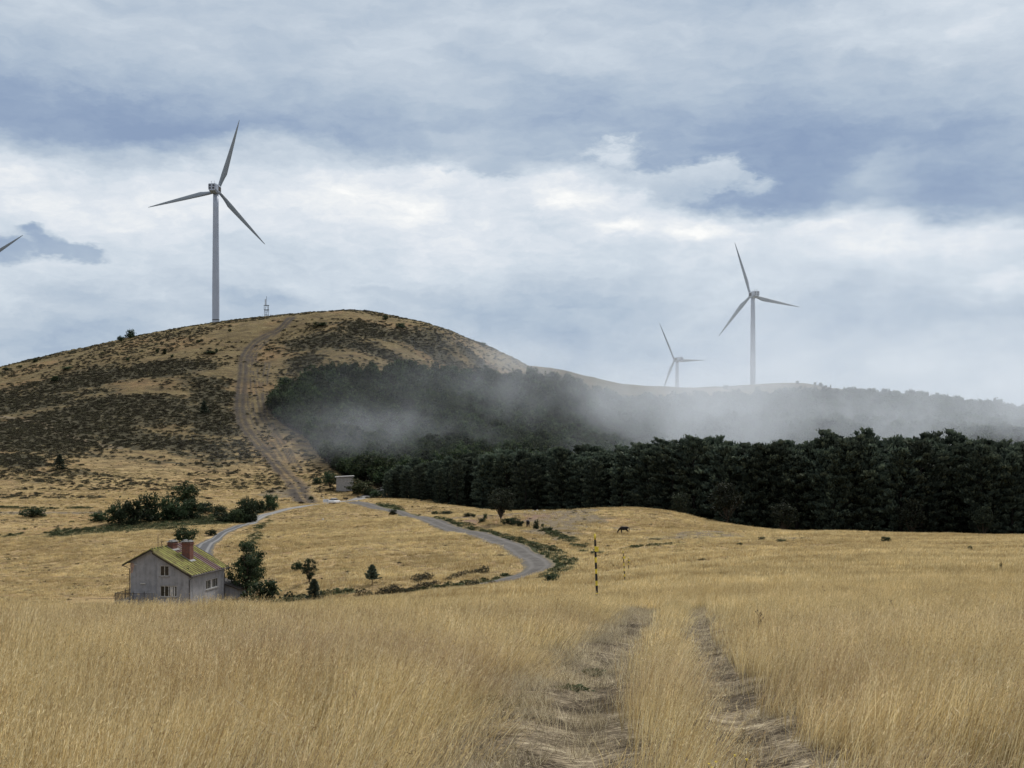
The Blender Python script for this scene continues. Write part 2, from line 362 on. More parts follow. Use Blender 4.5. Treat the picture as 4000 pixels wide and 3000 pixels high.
# ground material
def ground_mat():
    m,h,out=material('ground')
    P_=h.new('ShaderNodeNewGeometry').outputs['Position']
    s=h.sep(P_); r=h.vm('LENGTH',P_)
    nb=h.noise(P_,.035,6,.62); nm=h.noise(P_,.16,5,.65,.6); nf=h.noise(P_,.75,5,.7,.8); ng=h.noise(P_,9,4,.7)
    nst=h.noise(h.vm('MULTIPLY',P_,(.35,1,1)),.45,5,.72)
    gold=h.ramp(h.m('ADD',h.m('MULTIPLY',nm,.45),h.m('MULTIPLY',nst,.55)),[(.30,(.16,.108,.055)),(.45,(.28,.20,.10)),(.58,(.38,.28,.14)),(.72,(.50,.39,.21))])
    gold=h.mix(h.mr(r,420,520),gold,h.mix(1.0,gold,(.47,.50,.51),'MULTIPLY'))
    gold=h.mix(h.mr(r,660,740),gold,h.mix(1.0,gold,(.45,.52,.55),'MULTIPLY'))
    gold=h.mix(h.mr(nst,.36,.56),h.mix(.75,gold,(.085,.065,.040)),gold)
    gold=h.mix(h.mr(nb,.5,.72,0,.5),gold,(.30,.185,.095))
    nh=h.noise(h.vm('MULTIPLY',P_,(.45,1,1)),.55,6,.75)
    hm=h.mr(h.m('ADD',h.attr('heather'),h.m('MULTIPLY',h.m('SUBTRACT',nh,.5),2.6)),.25,.75)
    heath=h.ramp(nf,[(.3,(.042,.039,.026)),(.55,(.076,.068,.043)),(.75,(.125,.104,.064))])
    c_=h.mix(hm,gold,heath)
    gm=h.mr(h.m('ADD',h.attr('green'),h.m('MULTIPLY',h.m('SUBTRACT',nf,.5),.7)),.3,.7)
    c_=h.mix(gm,c_,h.ramp(nm,[(.3,(.030,.034,.018)),(.6,(.068,.073,.033)),(.8,(.14,.12,.055))]))
    bm=h.mr(h.m('ADD',h.attr('bare'),h.m('MULTIPLY',h.m('SUBTRACT',nf,.5),.7)),.3,.7)
    c_=h.mix(bm,c_,h.ramp(nf,[(.3,(.09,.074,.052)),(.55,(.18,.145,.095)),(.8,(.27,.225,.15))]))
    c_=h.mix(h.m('MULTIPLY',h.attr('red'),.6),c_,(.22,.125,.095))
    c_=h.mix(h.m('MULTIPLY',h.attr('dirt'),.95),c_,h.ramp(nf,[(.3,(.030,.026,.024)),(.7,(.078,.068,.060))]))
    tn=h.m('ADD',h.m('MULTIPLY',h.noise(h.vm('MULTIPLY',P_,(3.0,9.0,3.0)),1.6,6,.75,1.5),.6),h.m('MULTIPLY',h.noise(P_,1.1,4,.6),.4))
    th=h.ramp(tn,[(.36,(.018,.013,.009)),(.47,(.060,.046,.030)),(.55,(.24,.195,.13)),(.64,(.52,.45,.31))])
    near=h.mr(r,70,35)
    c_=h.mix(near,c_,th)
    c_=h.mix(h.attr('wood'),c_,(.025,.024,.016))
    bh=h.m('ADD',h.m('MULTIPLY',nf,1.0),h.m('MULTIPLY',ng,.15))
    principled(h,out,c_,.95,bump=bh,bs=.9,bd=.35,spec=.05); return m
idx=np.arange(NR*NA).reshape(NR,NA)
q=np.stack([idx[:-1],np.roll(idx,-1,1)[:-1],np.roll(idx,-1,1)[1:],idx[1:]],-1).reshape(-1,4)
cen=len(gx); cap=np.stack([np.full(NA,cen),np.roll(idx[0],-1),idx[0]],-1)
V=np.stack([np.append(gx,0),np.append(gy,0),np.append(HZ,HZ[:NA].mean())],-1)
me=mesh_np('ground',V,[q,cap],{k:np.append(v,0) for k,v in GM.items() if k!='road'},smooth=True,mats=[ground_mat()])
tag(link('ground',me),'rolling upland ground of dry golden grass, dark heather and bare patches',None,None,'structure')
# ------------------------------------------------------------------ roads
def ribbon(name,pl,w,mat,label,lift=.07,seed=1,w2=None):
    pl=np.asarray(pl); d=np.gradient(pl,axis=0); L=np.concatenate([[0],np.cumsum(np.hypot(*np.diff(pl,axis=0).T))])
    n=int(L[-1]/1.2); t=np.linspace(0,L[-1],n); P2=np.stack([np.interp(t,L,pl[:,0]),np.interp(t,L,pl[:,1])],-1)
    d=np.gradient(P2,axis=0); d/=np.hypot(d[:,0],d[:,1])[:,None]; nr=np.stack([-d[:,1],d[:,0]],-1)
    K=13; ww=np.interp(t/L[-1],np.linspace(0,1,len(w)),w) if hasattr(w,'__len__') else np.full(n,w)
    r_=np.random.default_rng(seed); el=np.convolve(r_.normal(0,.6,n+8),np.ones(5)/5,'same')[4:-4]; er=np.convolve(r_.normal(0,.6,n+8),np.ones(5)/5,'same')[4:-4]
    Vs=[];At=[]
    for k in range(K):
        s=k/(K-1)*2-1; off=s*(ww/2)+(el if s<0 else er)*abs(s)**3
        X=P2+nr*off[:,None]; z=H(X[:,0],X[:,1])+lift*(1-.9*abs(s)**4)+.02
        z-=.05*np.exp(-((abs(s)-.5)/.16)**2)
        Vs.append(np.stack([X[:,0],X[:,1],z],-1)); At.append(np.full(n,s))
    Vs=np.stack(Vs,1).reshape(-1,3); At=np.stack(At,1).reshape(-1)
    i=np.arange(n*K).reshape(n,K); q_=np.stack([i[:-1,:-1],i[1:,:-1],i[1:,1:],i[:-1,1:]],-1).reshape(-1,4)
    o=link(name,mesh_np(name,Vs,[q_],{'across':At},True,[mat])); return tag(o,label,None,None,'structure')
def road_mat(name,c0,c1,c2):
    m,h,out=material(name); P_=h.new('ShaderNodeNewGeometry').outputs['Position']
    a=h.m('ABSOLUTE',h.attr('across')); n=h.noise(P_,.5,5,.7); f=h.noise(P_,5,4,.7)
    c_=h.ramp(h.m('ADD',h.m('MULTIPLY',n,.6),h.m('MULTIPLY',f,.4)),[(.3,c0),(.5,c1),(.7,c2)])
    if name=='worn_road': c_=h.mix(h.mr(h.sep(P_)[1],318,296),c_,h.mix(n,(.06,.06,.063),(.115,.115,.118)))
    rut=h.mr(h.m('ABSOLUTE',h.m('SUBTRACT',a,.48)),.05,.22,1,0)
    c_=h.mix(h.m('MULTIPLY',rut,.5),c_,c2)
    c_=h.mix(h.m('MULTIPLY',h.mr(h.m('ADD',a,h.m('MULTIPLY',h.m('SUBTRACT',n,.5),1.1)),.68,.98),.85),c_,(.16,.13,.075))
    principled(h,out,c_,.95,bump=f,bs=.6,bd=.08,spec=.1); return m
MG=road_mat('gravel',(.060,.055,.050),(.096,.089,.081),(.155,.146,.134)); MC=road_mat('worn_road',(.11,.108,.105),(.19,.187,.18),(.29,.285,.275))
ribbon('gravel_road',ROADG,[4.6,3.8,3.6,3.8,4.2,5.4,4.6,4.0,3.6],MG,'grey gravel road looping round the golden knoll',seed=3)
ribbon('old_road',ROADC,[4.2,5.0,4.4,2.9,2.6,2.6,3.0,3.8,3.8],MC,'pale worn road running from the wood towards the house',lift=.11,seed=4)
# ------------------------------------------------------------------ scattering of stuff
SL=HG/(rr*1.0); RUNMAX=np.maximum.accumulate(np.where(rr>3,SL,-9),0)
def visible(x,y,extra=.6):
    r=np.clip(np.hypot(x,y),RR[1],RR[-1]-1); a=np.arctan2(x,y)
    i=np.clip(np.searchsorted(RR,r)-1,0,NR-2); j=np.clip(np.searchsorted(AZ,a)-1,0,NA-2)
    return (H(x,y)+extra)/r>=RUNMAX[np.maximum(i-1,0),j]-.0006
def scatter(name,pts,rot,scl,idx_,sources,label):
    """one object that carries every clump of a kind"""
    me=mesh_np(name,pts,[np.zeros((0,3),int)],{'rot':rot,'scl':scl,'pick':idx_})
    o=link(name,me)
    sc=bpy.data.collections.new(name+'_sources')
    for i,(m_) in enumerate(sources):
        s=bpy.data.objects.new('%s_clump_%02d'%(name,i),m_); sc.objects.link(s)
    ng=bpy.data.node_groups.new(name,'GeometryNodeTree')
    ng.interface.new_socket('Geometry',in_out='INPUT',socket_type='NodeSocketGeometry')
    ng.interface.new_socket('Geometry',in_out='OUTPUT',socket_type='NodeSocketGeometry')
    A=ng.nodes.new; L=ng.links.new
    gi=A('NodeGroupInput'); go=A('NodeGroupOutput'); ip=A('GeometryNodeInstanceOnPoints'); ci=A('GeometryNodeCollectionInfo')
    ci.inputs['Collection'].default_value=sc; ci.inputs['Separate Children'].default_value=True; ci.inputs['Reset Children'].default_value=True
    def na(n,t):
        k=A('GeometryNodeInputNamedAttribute'); k.data_type=t; k.inputs['Name'].default_value=n; return k.outputs['Attribute']
    e=A('FunctionNodeEulerToRotation'); L(na('rot','FLOAT_VECTOR'),e.inputs[0])
    ti=A('FunctionNodeFloatToInt'); L(na('pick','FLOAT'),ti.inputs[0])
    L(gi.outputs[0],ip.inputs['Points']); L(ci.outputs[0],ip.inputs['Instance']); ip.inputs['Pick Instance'].default_value=True
    L(ti.outputs[0],ip.inputs['Instance Index']); L(e.outputs[0],ip.inputs['Rotation']); L(na('scl','FLOAT_VECTOR'),ip.inputs['Scale'])
    L(ip.outputs[0],go.inputs[0])
    md=o.modifiers.new('scatter','NODES'); md.node_group=ng
    return tag(o,label,None,None,'stuff')
def tuft(name,n,R,h,w,mat,seed,segs=4,lean=.18,wind=.10,head=.5,hs=1.0,spread=.18,curl=.25):
    r=np.random.default_rng(seed)
    a=r.uniform(0,2*np.pi,n); q=R*np.sqrt(r.random(n)); bx,by=q*np.cos(a),q*np.sin(a)
    hh=h*r.uniform(.42,1.08,n); dx=r.normal(wind,lean,n)+spread*np.cos(a)*q/R; dy=r.normal(0,lean,n)+spread*np.sin(a)*q/R
    cx_=r.normal(curl*.6,curl,n); cy_=r.normal(0,curl,n)
    t=np.linspace(0,1,segs+1)
    X=bx[:,None]+hh[:,None]*(dx[:,None]*t+cx_[:,None]*t**3*.8); Y=by[:,None]+hh[:,None]*(dy[:,None]*t+cy_[:,None]*t**3*.8)
    Z=hh[:,None]*(t-.18*(np.abs(cx_)+np.abs(cy_))[:,None]*t**3)-.03
    fa=r.uniform(0,np.pi,n); wx,wy=np.cos(fa),np.sin(fa)
    wd=w*r.uniform(.6,1.2,n)[:,None]*(1-.88*t[None]**1.6)
    Vv=np.empty((n,segs+1,2,3))
    for s,k in ((-1,0),(1,1)):
        Vv[:,:,k,0]=X+s*wd*wx[:,None]/2; Vv[:,:,k,1]=Y+s*wd*wy[:,None]/2; Vv[:,:,k,2]=Z
    i=np.arange(n*(segs+1)*2).reshape(n,segs+1,2)
    Fq=np.stack([i[:,:-1,0],i[:,:-1,1],i[:,1:,1],i[:,1:,0]],-1).reshape(-1,4)
    tone=np.repeat(r.random(n),(segs+1)*2); hg=np.tile(np.repeat(t,2),n); hd=np.zeros(n*(segs+1)*2)
    V_=Vv.reshape(-1,3)
    if head>0:
        k=np.nonzero(r.random(n)<head)[0]; m_=8
        c0=np.stack([X[k],Y[k],Z[k]],-1)
        tip=c0[:,-1]; pre=c0[:,-2]; dr=tip-pre; dr/=np.linalg.norm(dr,axis=1)[:,None]
        s_=r.uniform(-.02,.22,(len(k),m_))*hs
        cc=tip[:,None]-dr[:,None]*s_[...,None]+r.normal(0,.009*hs,(len(k),m_,3))
        u=dr[:,None]*.019*hs+r.normal(0,.006*hs,(len(k),m_,3)); v=r.normal(0,1,(len(k),m_,3)); v/=np.linalg.norm(v,axis=2)[...,None]; v*=w*.42+.0006
        Q=np.stack([cc-u,cc+v,cc+u,cc-v],2).reshape(-1,3)
        b=len(V_); V_=np.concatenate([V_,Q]); j=np.arange(len(Q)).reshape(-1,4)+b; Fq=np.concatenate([Fq,j])
        tone=np.concatenate([tone,np.repeat(r.random(len(k)*m_),4)]); hg=np.concatenate([hg,np.ones(len(Q))]); hd=np.concatenate([hd,np.ones(len(Q))])
    return mesh_np(name,V_,[Fq],{'tone':tone,'hg':hg,'head':hd},False,[mat])
def grass_mat(name,kind='field'):
    m,h,out=material(name); P_=h.new('ShaderNodeNewGeometry').outputs['Position']
    t=h.attr('tone'); hg=h.attr('hg'); hd=h.attr('head')
    n1=h.noise(P_,.11,4,.6); n2=h.noise(P_,.5,4,.6)
    gold=h.ramp(t,[(0,(.33,.23,.10)),(.3,(.61,.455,.20)),(.65,(.82,.665,.335)),(1,(.97,.87,.56))])
    brown=h.ramp(t,[(0,(.20,.125,.07)),(.35,(.42,.30,.165)),(.7,(.60,.46,.26)),(1,(.80,.68,.43))])
    dist=h.vm('LENGTH',P_)
    f=h.m('ADD',h.m('MULTIPLY',h.mr(n1,.46,.62),.65),h.m('MULTIPLY',h.mr(n2,.45,.65),.45))
    f=h.m('MULTIPLY',h.m('MULTIPLY',f,h.mr(dist,45,14,.22,1.0)),h.mr(h.sep(P_)[0],7,-2,.45,1.0))
    c_=h.mix(f,gold,brown)
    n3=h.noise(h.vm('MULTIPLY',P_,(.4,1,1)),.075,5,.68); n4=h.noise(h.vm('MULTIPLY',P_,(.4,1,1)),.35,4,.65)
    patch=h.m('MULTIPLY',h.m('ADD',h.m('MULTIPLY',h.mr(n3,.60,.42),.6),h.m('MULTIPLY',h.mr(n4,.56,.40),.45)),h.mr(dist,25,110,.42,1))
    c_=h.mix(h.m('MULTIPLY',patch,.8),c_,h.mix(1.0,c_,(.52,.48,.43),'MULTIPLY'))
    gr=h.ramp(t,[(0,(.055,.065,.025)),(.5,(.12,.13,.045)),(1,(.28,.25,.10))])
    gz=h.m('ADD',h.mr(h.vm('DISTANCE',P_,(-3.2,17.8,-3.1)),1.9,.5),h.mr(h.vm('DISTANCE',P_,(.15,14.5,-2.8)),1.1,.3)); rz_=h.m('MULTIPLY',h.mr(h.vm('DISTANCE',P_,(-9.5,31,-4.3)),9,2),h.mr(n2,.35,.6,.4,1))
    c_=h.mix(h.m('MULTIPLY',rz_,.55),c_,brown)
    c_=h.mix(h.m('MULTIPLY',h.m('ADD',gz,h.mr(h.noise(P_,.23,3,.6),.60,.70)),h.mr(hg,1.0,.25,.15,.9)),c_,gr)
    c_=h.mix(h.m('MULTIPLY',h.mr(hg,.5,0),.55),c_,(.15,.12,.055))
    c_=h.mix(h.m('MULTIPLY',h.m('MULTIPLY',hd,h.mr(n1,.38,.6,.2,.75)),h.mr(dist,50,15,.2,1)),c_,h.ramp(t,[(0,(.30,.20,.13)),(.6,(.52,.40,.25)),(1,(.74,.63,.43))]))
    if kind=='mat': c_=h.ramp(h.m('ADD',h.m('MULTIPLY',t,.7),h.m('MULTIPLY',h.noise(P_,2.2,3,.6),.4)),[(.1,(.06,.07,.03)),(.3,(.20,.155,.09)),(.55,(.46,.385,.24)),(.9,(.74,.66,.47))])
    oi=h.new('ShaderNodeObjectInfo').outputs['Random']; c_=h.vm('SCALE',c_,h.mr(oi,0,1,.60,1.22,False))
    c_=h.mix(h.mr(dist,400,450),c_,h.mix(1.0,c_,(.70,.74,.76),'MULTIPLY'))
    principled(h,out,c_,.75,spec=.15,trans=.42); return m
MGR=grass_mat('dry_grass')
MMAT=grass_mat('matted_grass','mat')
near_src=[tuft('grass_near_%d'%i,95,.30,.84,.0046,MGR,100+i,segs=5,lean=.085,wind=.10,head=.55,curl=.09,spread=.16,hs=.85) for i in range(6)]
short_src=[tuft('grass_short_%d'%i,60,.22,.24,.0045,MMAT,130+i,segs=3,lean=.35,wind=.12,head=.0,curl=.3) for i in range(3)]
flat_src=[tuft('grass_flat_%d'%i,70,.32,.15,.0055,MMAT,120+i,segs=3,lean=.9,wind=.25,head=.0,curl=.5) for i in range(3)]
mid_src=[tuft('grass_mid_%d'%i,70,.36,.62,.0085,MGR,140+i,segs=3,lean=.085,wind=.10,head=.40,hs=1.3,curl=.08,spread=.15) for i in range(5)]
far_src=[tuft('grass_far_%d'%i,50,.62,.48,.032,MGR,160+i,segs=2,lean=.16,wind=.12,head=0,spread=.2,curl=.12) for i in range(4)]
def field_points(d0,d1,k,dens,seed):
    r=np.random.default_rng(seed); A=k*(d1*d1-d0*d0); n=int(A*dens)
    y=np.sqrt(r.uniform(d0*d0,d1*d1,n)); x=y*r.uniform(-k,k,n); return x,y,r
def lookup(x,y,name):
    g_=GM[name].reshape(NR,NA); r=np.clip(np.hypot(x,y),RR[0],RR[-1]-1); a=np.arctan2(x,y)
    i=np.clip(np.searchsorted(RR,r)-1,0,NR-2); j=np.clip(np.searchsorted(AZ,a)-1,0,NA-2); return g_[i,j]
def place(x,y,r,smin,smax,tilt=.06,zs=None,rzs=.5,dz=0.0):
    n=len(x); s=r.uniform(smin,smax,n); z=H(x,y)+dz
    sc=np.stack([s,s,s if zs is None else zs*r.uniform(.85,1.15,n)],-1)
    rot=np.stack([r.normal(0,tilt,n),r.normal(0,tilt,n),r.normal(0,rzs,n)],-1)
    return np.stack([x,y,z],-1),rot,sc
# near + middle field grass
P3=[];R3=[];S3=[];I3=[]
for (d0,d1,dens,src0,ns,seed) in ((6.2,21,9.5,0,6,1),(20,112,5.2,9,5,2)):
    x,y,r=field_points(d0,d1,.50,dens,seed)
    dl=pdist(x,y,RUTL); dr=pdist(x,y,RUTR); end=sm(y,56,46)
    xl=np.interp(y,[p[1] for p in RUTL],[p[0] for p in RUTL]); xr=np.interp(y,[p[1] for p in RUTR],[p[0] for p in RUTR])
    n1=vnoise(x,y,3.2,31,3); n2=vnoise(x,y,.9,32,3)
    keep=~((end>.5)&(((dl<.52+.14*n2))|((dr<.50+.12*n2))|((x<xl)&(dl<.92+.25*n1))))&(r.random(len(x))<sm(y,112,48)+.02)
    n5=vnoise(x,y,1.7,43,3); keep&=~((n5>.24)&(r.random(len(x))<.62)&(y<60))
    hz=1.0+.36*n1+.28*n2
    edge=np.where((x>xl)&(x<xr),sm(np.minimum(dl,dr),.25,.85)*.92,np.where(x<xl,.38+.62*sm(dl,.8,1.9),.5+.5*sm(dr,.4,1.4)))
    hz*=1-(1-edge)*end
    hz*=.92+.14*sm(x-xl,0,-6)*sm(y,30,12)
    k=keep&(visible(x,y,.7)); x,y,hz=x[k],y[k],hz[k]
    p,ro,s=place(x,y,r,.75,1.25,.05,hz); sc_=np.where(y<20,1.,1.)
    ro[:,1]+=.10+.22*vnoise(x,y,5,36,3)+.10*vnoise(x,y,1.3,37,2)+.18*sm(np.interp(y,[p_[1] for p_ in RUTL],[p_[0] for p_ in RUTL])-x,3.2,.6)*sm(y,60,40)*(x<np.interp(y,[p_[1] for p_ in RUTL],[p_[0] for p_ in RUTL])-.6); ro[:,0]+=.16*vnoise(x,y,4,38,3); P3.append(p);R3.append(ro);S3.append(s);I3.append(src0+r.integers(0,ns,len(x)))
# flattened and short grass in and beside the wheel tracks
x,y,r=field_points(6.2,60,.34,6,3)
dl=pdist(x,y,RUTL); dr=pdist(x,y,RUTR); n2=vnoise(x,y,1.1,33,3); xl=np.interp(y,[p[1] for p in RUTL],[p[0] for p in RUTL])
k=((dl<1.35)&(x<xl)&(dl>.45))|((dl<.75)&(n2>-.02))|((dr<.65)&(n2>.08))
x,y=x[k],y[k]; hz=r.uniform(.5,1.7,len(x))*(.7+.9*sm(np.minimum(dl,dr)[k],.25,.9))
p,ro,s=place(x,y,r,.8,1.2,.2,hz,3.0); P3.append(p);R3.append(ro);S3.append(s);I3.append(6+r.integers(0,3,len(x)))
x,y,r=field_points(6.2,60,.34,7,4)
dl=pdist(x,y,RUTL); dr=pdist(x,y,RUTR); n2=vnoise(x,y,.8,39,3); xl=np.interp(y,[p[1] for p in RUTL],[p[0] for p in RUTL])
k=((dl<1.3)&((n2>.02)|((x<xl)&(dl>.5))))|((dr<.6)&(n2>.10)); x,y=x[k],y[k]
p,ro,s=place(x,y,r,.7,1.2,.15,r.uniform(.5,1.5,len(x)),3.0); P3.append(p);R3.append(ro);S3.append(s);I3.append(14+r.integers(0,3,len(x)))
x,y,r=field_points(6.2,34,.42,1.1,5)
dl=pdist(x,y,RUTL); dr=pdist(x,y,RUTR); k=(dl>.9)&(dr>.7)&(vnoise(x,y,2.5,41,3)>-.1); x,y=x[k],y[k]
p,ro,s=place(x,y,r,.8,1.2,.12,None,.8); ro[:,1]+=.08; P3.append(p);R3.append(ro);S3.append(s);I3.append(17+r.integers(0,3,len(x)))
stalk_src=[tuft('grass_stalk_%d'%i,12,.22,1.02,.0055,MGR,150+i,segs=6,lean=.20,wind=.16,head=.9,curl=.22,spread=.2,hs=1.3) for i in range(3)]
NEARSRC=near_src+flat_src+mid_src+short_src+stalk_src
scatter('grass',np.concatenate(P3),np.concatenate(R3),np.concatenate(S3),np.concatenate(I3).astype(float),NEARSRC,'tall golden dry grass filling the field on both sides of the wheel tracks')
# farther meadows
P3=[];R3=[];S3=[];I3=[]
for d0,d1,dens,zs in ((50,135,3.0,1.05),(135,300,1.25,.85),(300,440,.75,.8),(440,720,.20,.8)):
    x,y,r=field_points(d0,d1,.44,dens,int(d0))
    n1=vnoise(x,y,6,34,3); n2=vnoise(x,y,22,35,3)
    rd,he,gn,ba,dt,wd=[lookup(x,y,q_) for q_ in ('road','heather','green','bare','dirt','wood')]
    k=(r.random(len(x))<sm(y,46,92)+.05)&(rd<.3)&(wd<.5)&(dt<.35)&(r.random(len(x))>ba*.8)&(r.random(len(x))>he*.8)&(r.random(len(x))>gn*.75)&visible(x,y,.5)
    hh=(x>-62)&(x<-34)&(y>158)&(y<188); k&=~hh
    x,y=x[k],y[k]; z=zs*(1+.35*n1[k]+.25*n2[k])
    p,ro,s=place(x,y,r,.8,1.25,.08,np.clip(z,.3,2)); P3.append(p);R3.append(ro);S3.append(s);I3.append(r.integers(0,4,len(x)))
MGF=grass_mat('meadow_grass')
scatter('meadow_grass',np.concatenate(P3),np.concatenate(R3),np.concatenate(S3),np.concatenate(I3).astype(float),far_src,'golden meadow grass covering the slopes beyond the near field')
# ------------------------------------------------------------------ leaves
def leafquads(C,size,tone,r,el=1.6,dirs=None,flat=0.0):
    n=len(C); u=r.normal(0,1,(n,3)) if dirs is None else dirs+r.normal(0,.45,(n,3))
    u/=np.linalg.norm(u,axis=1)[:,None]; w=r.normal(0,1,(n,3)); w[:,:]*=(1,1,1+flat); v=np.cross(u,w); v/=np.linalg.norm(v,axis=1)[:,None]+1e-9
    s=size*r.uniform(.6,1.3,n)[:,None]; u=u*s*el/2; v=v*s/2
    return np.stack([C-u,C+v,C+u,C-v],1).reshape(-1,3), np.repeat(tone,4)
def leafmesh(name,parts,mat):
    V_=np.concatenate([p[0] for p in parts]); T=np.concatenate([p[1] for p in parts]); q_=np.arange(len(V_)).reshape(-1,4)
    return mesh_np(name,V_,[q_],{'tone':T},False,[mat])
def leaf_mat(name,dark,mid,light,trans=.15):
    m,h,out=material(name); t=h.attr('tone'); oi=h.new('ShaderNodeObjectInfo').outputs['Random']
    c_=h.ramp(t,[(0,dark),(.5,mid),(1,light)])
    hs=h.new('ShaderNodeHueSaturation'); h.inp(hs.inputs['Hue'],h.mr(oi,0,1,.485,.515,False)); h.inp(hs.inputs['Value'],h.mr(oi,0,1,.6,1.45,False)); h.inp(hs.inputs['Color'],c_)
    principled(h,out,hs.outputs[0],.8,spec=.15,trans=trans); return m
ML_PINE=leaf_mat('pine_needles',(.016,.025,.019),(.050,.068,.050),(.13,.155,.10),.18)
ML_BROAD=leaf_mat('broad_leaves',(.008,.014,.008),(.028,.044,.020),(.085,.11,.045),.15)
ML_SHRUB=leaf_mat('shrub_leaves',(.014,.022,.011),(.032,.050,.024),(.07,.095,.042),.15)
ML_GREEN=leaf_mat('bright_leaves',(.026,.034,.015),(.052,.064,.028),(.10,.11,.052),.2)
ML_HEATH=leaf_mat('heather_leaves',(.024,.023,.015),(.050,.046,.028),(.095,.082,.046),.1)
ML_PALE=leaf_mat('pale_leaves',(.012,.017,.011),(.028,.035,.022),(.062,.072,.042),.12)
ML_ORANGE=leaf_mat('autumn_leaves',(.14,.07,.02),(.36,.20,.04),(.5,.32,.08),.2)
BARK=simple_mat('bark',(.07,.055,.042),.9,.3,6,bump=.5)
def trunk_mesh(name,h,r0,limbs,seed=0,bend=.02,mat=None):
    r=np.random.default_rng(seed); b=MB(); n=7
    pts=[(h*bend*math.sin(i*1.1+seed),h*bend*math.cos(i*.9+seed)*.6,h*i/n) for i in range(n+1)]
    pts[0]=(0,0,-.4); b.tube(pts,[r0*(1-.92*i/n)+.01 for i in range(n+1)],7)
    for p0,p1,ra in limbs:
        mid=(np.array(p0)+np.array(p1))/2+np.array((0,0,-.06*np.linalg.norm(np.array(p1)-np.array(p0))))
        b.tube([p0,mid,p1],[ra,ra*.7,ra*.25],5,caps=False)
    return b.mesh(name,mat or BARK,True)
DARKBARK=simple_mat('dark_bark',(.028,.024,.021),.9,.3,6)
def pine(name,Ht,Rm,seed,base=.04,lp=26,size=.42,mat=None,top=.28,step=.85):
    r=np.random.default_rng(seed); C=[];T=[];Dn=[];limbs=[]
    z=base*Ht
    while z<Ht*.99:
        f=z/Ht; L=Rm*(.72+.28*min(1,f/.3) if f<.4 else max(.12,1-((f-.4)/.6)**2.1)**.62)
        nb=r.integers(4,7); a0=r.uniform(0,6.28)
        for b in range(nb):
            a=a0+6.283*b/nb+r.normal(0,.25); l=L*r.uniform(.6,1.2)*(1+.22*math.sin(a*2+seed+z*.35)); up=-.08+.75*f+r.normal(0,.1)
            d=np.array((math.cos(a),math.sin(a),up)); tipz=z+l*up
            if r.random()<.35: limbs.append(((0,0,z),tuple(np.array((0,0,z))+d*l*.9),.05+.05*(1-f)))
            npf=max(1,int(round(l/1.0)))
            for k in range(npf):
                t=.45+.6*(k+r.random()*.5)/npf; c0=np.array((0,0,z))+d*l*t
                n=int(lp*r.uniform(.6,1.3)); rad=.62*r.uniform(.7,1.25)
                pts=r.normal(0,.52,(n,3))*rad; pts[:,2]*=.55
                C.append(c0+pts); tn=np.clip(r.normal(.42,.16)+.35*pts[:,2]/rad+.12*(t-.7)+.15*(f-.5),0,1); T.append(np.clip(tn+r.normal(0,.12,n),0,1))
                Dn.append(np.tile(d*.8+np.array((0,0,.7)),(n,1)))
        z+=step*r.uniform(.75,1.2)
    for k in range(6):
        n=lp; c0=np.array((r.normal(0,.9),r.normal(0,.9),Ht-r.uniform(.1,1.2))); C.append(c0+r.normal(0,.3,(n,3))*(1,1,1.3)); T.append(np.full(n,.6)); Dn.append(np.tile((0,0,1.),(n,1)))
    C=np.concatenate(C);T=np.concatenate(T);Dn=np.concatenate(Dn)
    return leafmesh(name+'_crown',[leafquads(C,size,T,r,1.9,Dn)],mat or ML_PINE),trunk_mesh(name+'_trunk',Ht*.97,.018*Ht,limbs[:40],seed,.004,DARKBARK)
def spruce(name,Ht,Rm,seed,base=.03,mat=None,size=.2,dens=1.0,step=.32):
    r=np.random.default_rng(seed); C=[];T=[];Dn=[]; z=base*Ht
    while z<Ht:
        f=(z-base*Ht)/(Ht*(1-base)); L=Rm*(1-f)**.85*r.uniform(.8,1.12)+.05
        nb=int(r.integers(6,9)); a0=r.uniform(0,6.28)
        for b in range(nb):
            a=a0+6.283*b/nb+r.normal(0,.15); l=L*r.uniform(.7,1.25); n=int(16*dens*(l/Rm+.35)*2); t=r.random(n)**.7
            dr=-.12+.5*f; px_=t*l
            wdt=.16*l*(1-t)+.05
            lat=r.normal(0,1,n)*wdt; zz=z+dr*px_+.10*l*t*t*2-.10*np.abs(lat)-.02+r.normal(0,.03,n)
            X=np.cos(a)*px_-np.sin(a)*lat; Y=np.sin(a)*px_+np.cos(a)*lat
            C.append(np.stack([X,Y,zz],-1)); T.append(np.clip(.25+.5*t+r.normal(0,.12,n),0,1)); Dn.append(np.tile((math.cos(a),math.sin(a),.15),(n,1)))
        z+=step*r.uniform(.8,1.15)*(1-.4*f)
    C=np.concatenate(C);T=np.concatenate(T);Dn=np.concatenate(Dn)
    return leafmesh(name+'_crown',[leafquads(C,size,T,r,2.0,Dn)],mat or ML_PINE),trunk_mesh(name+'_trunk',Ht*.96,.022*Ht,[],seed,.003)
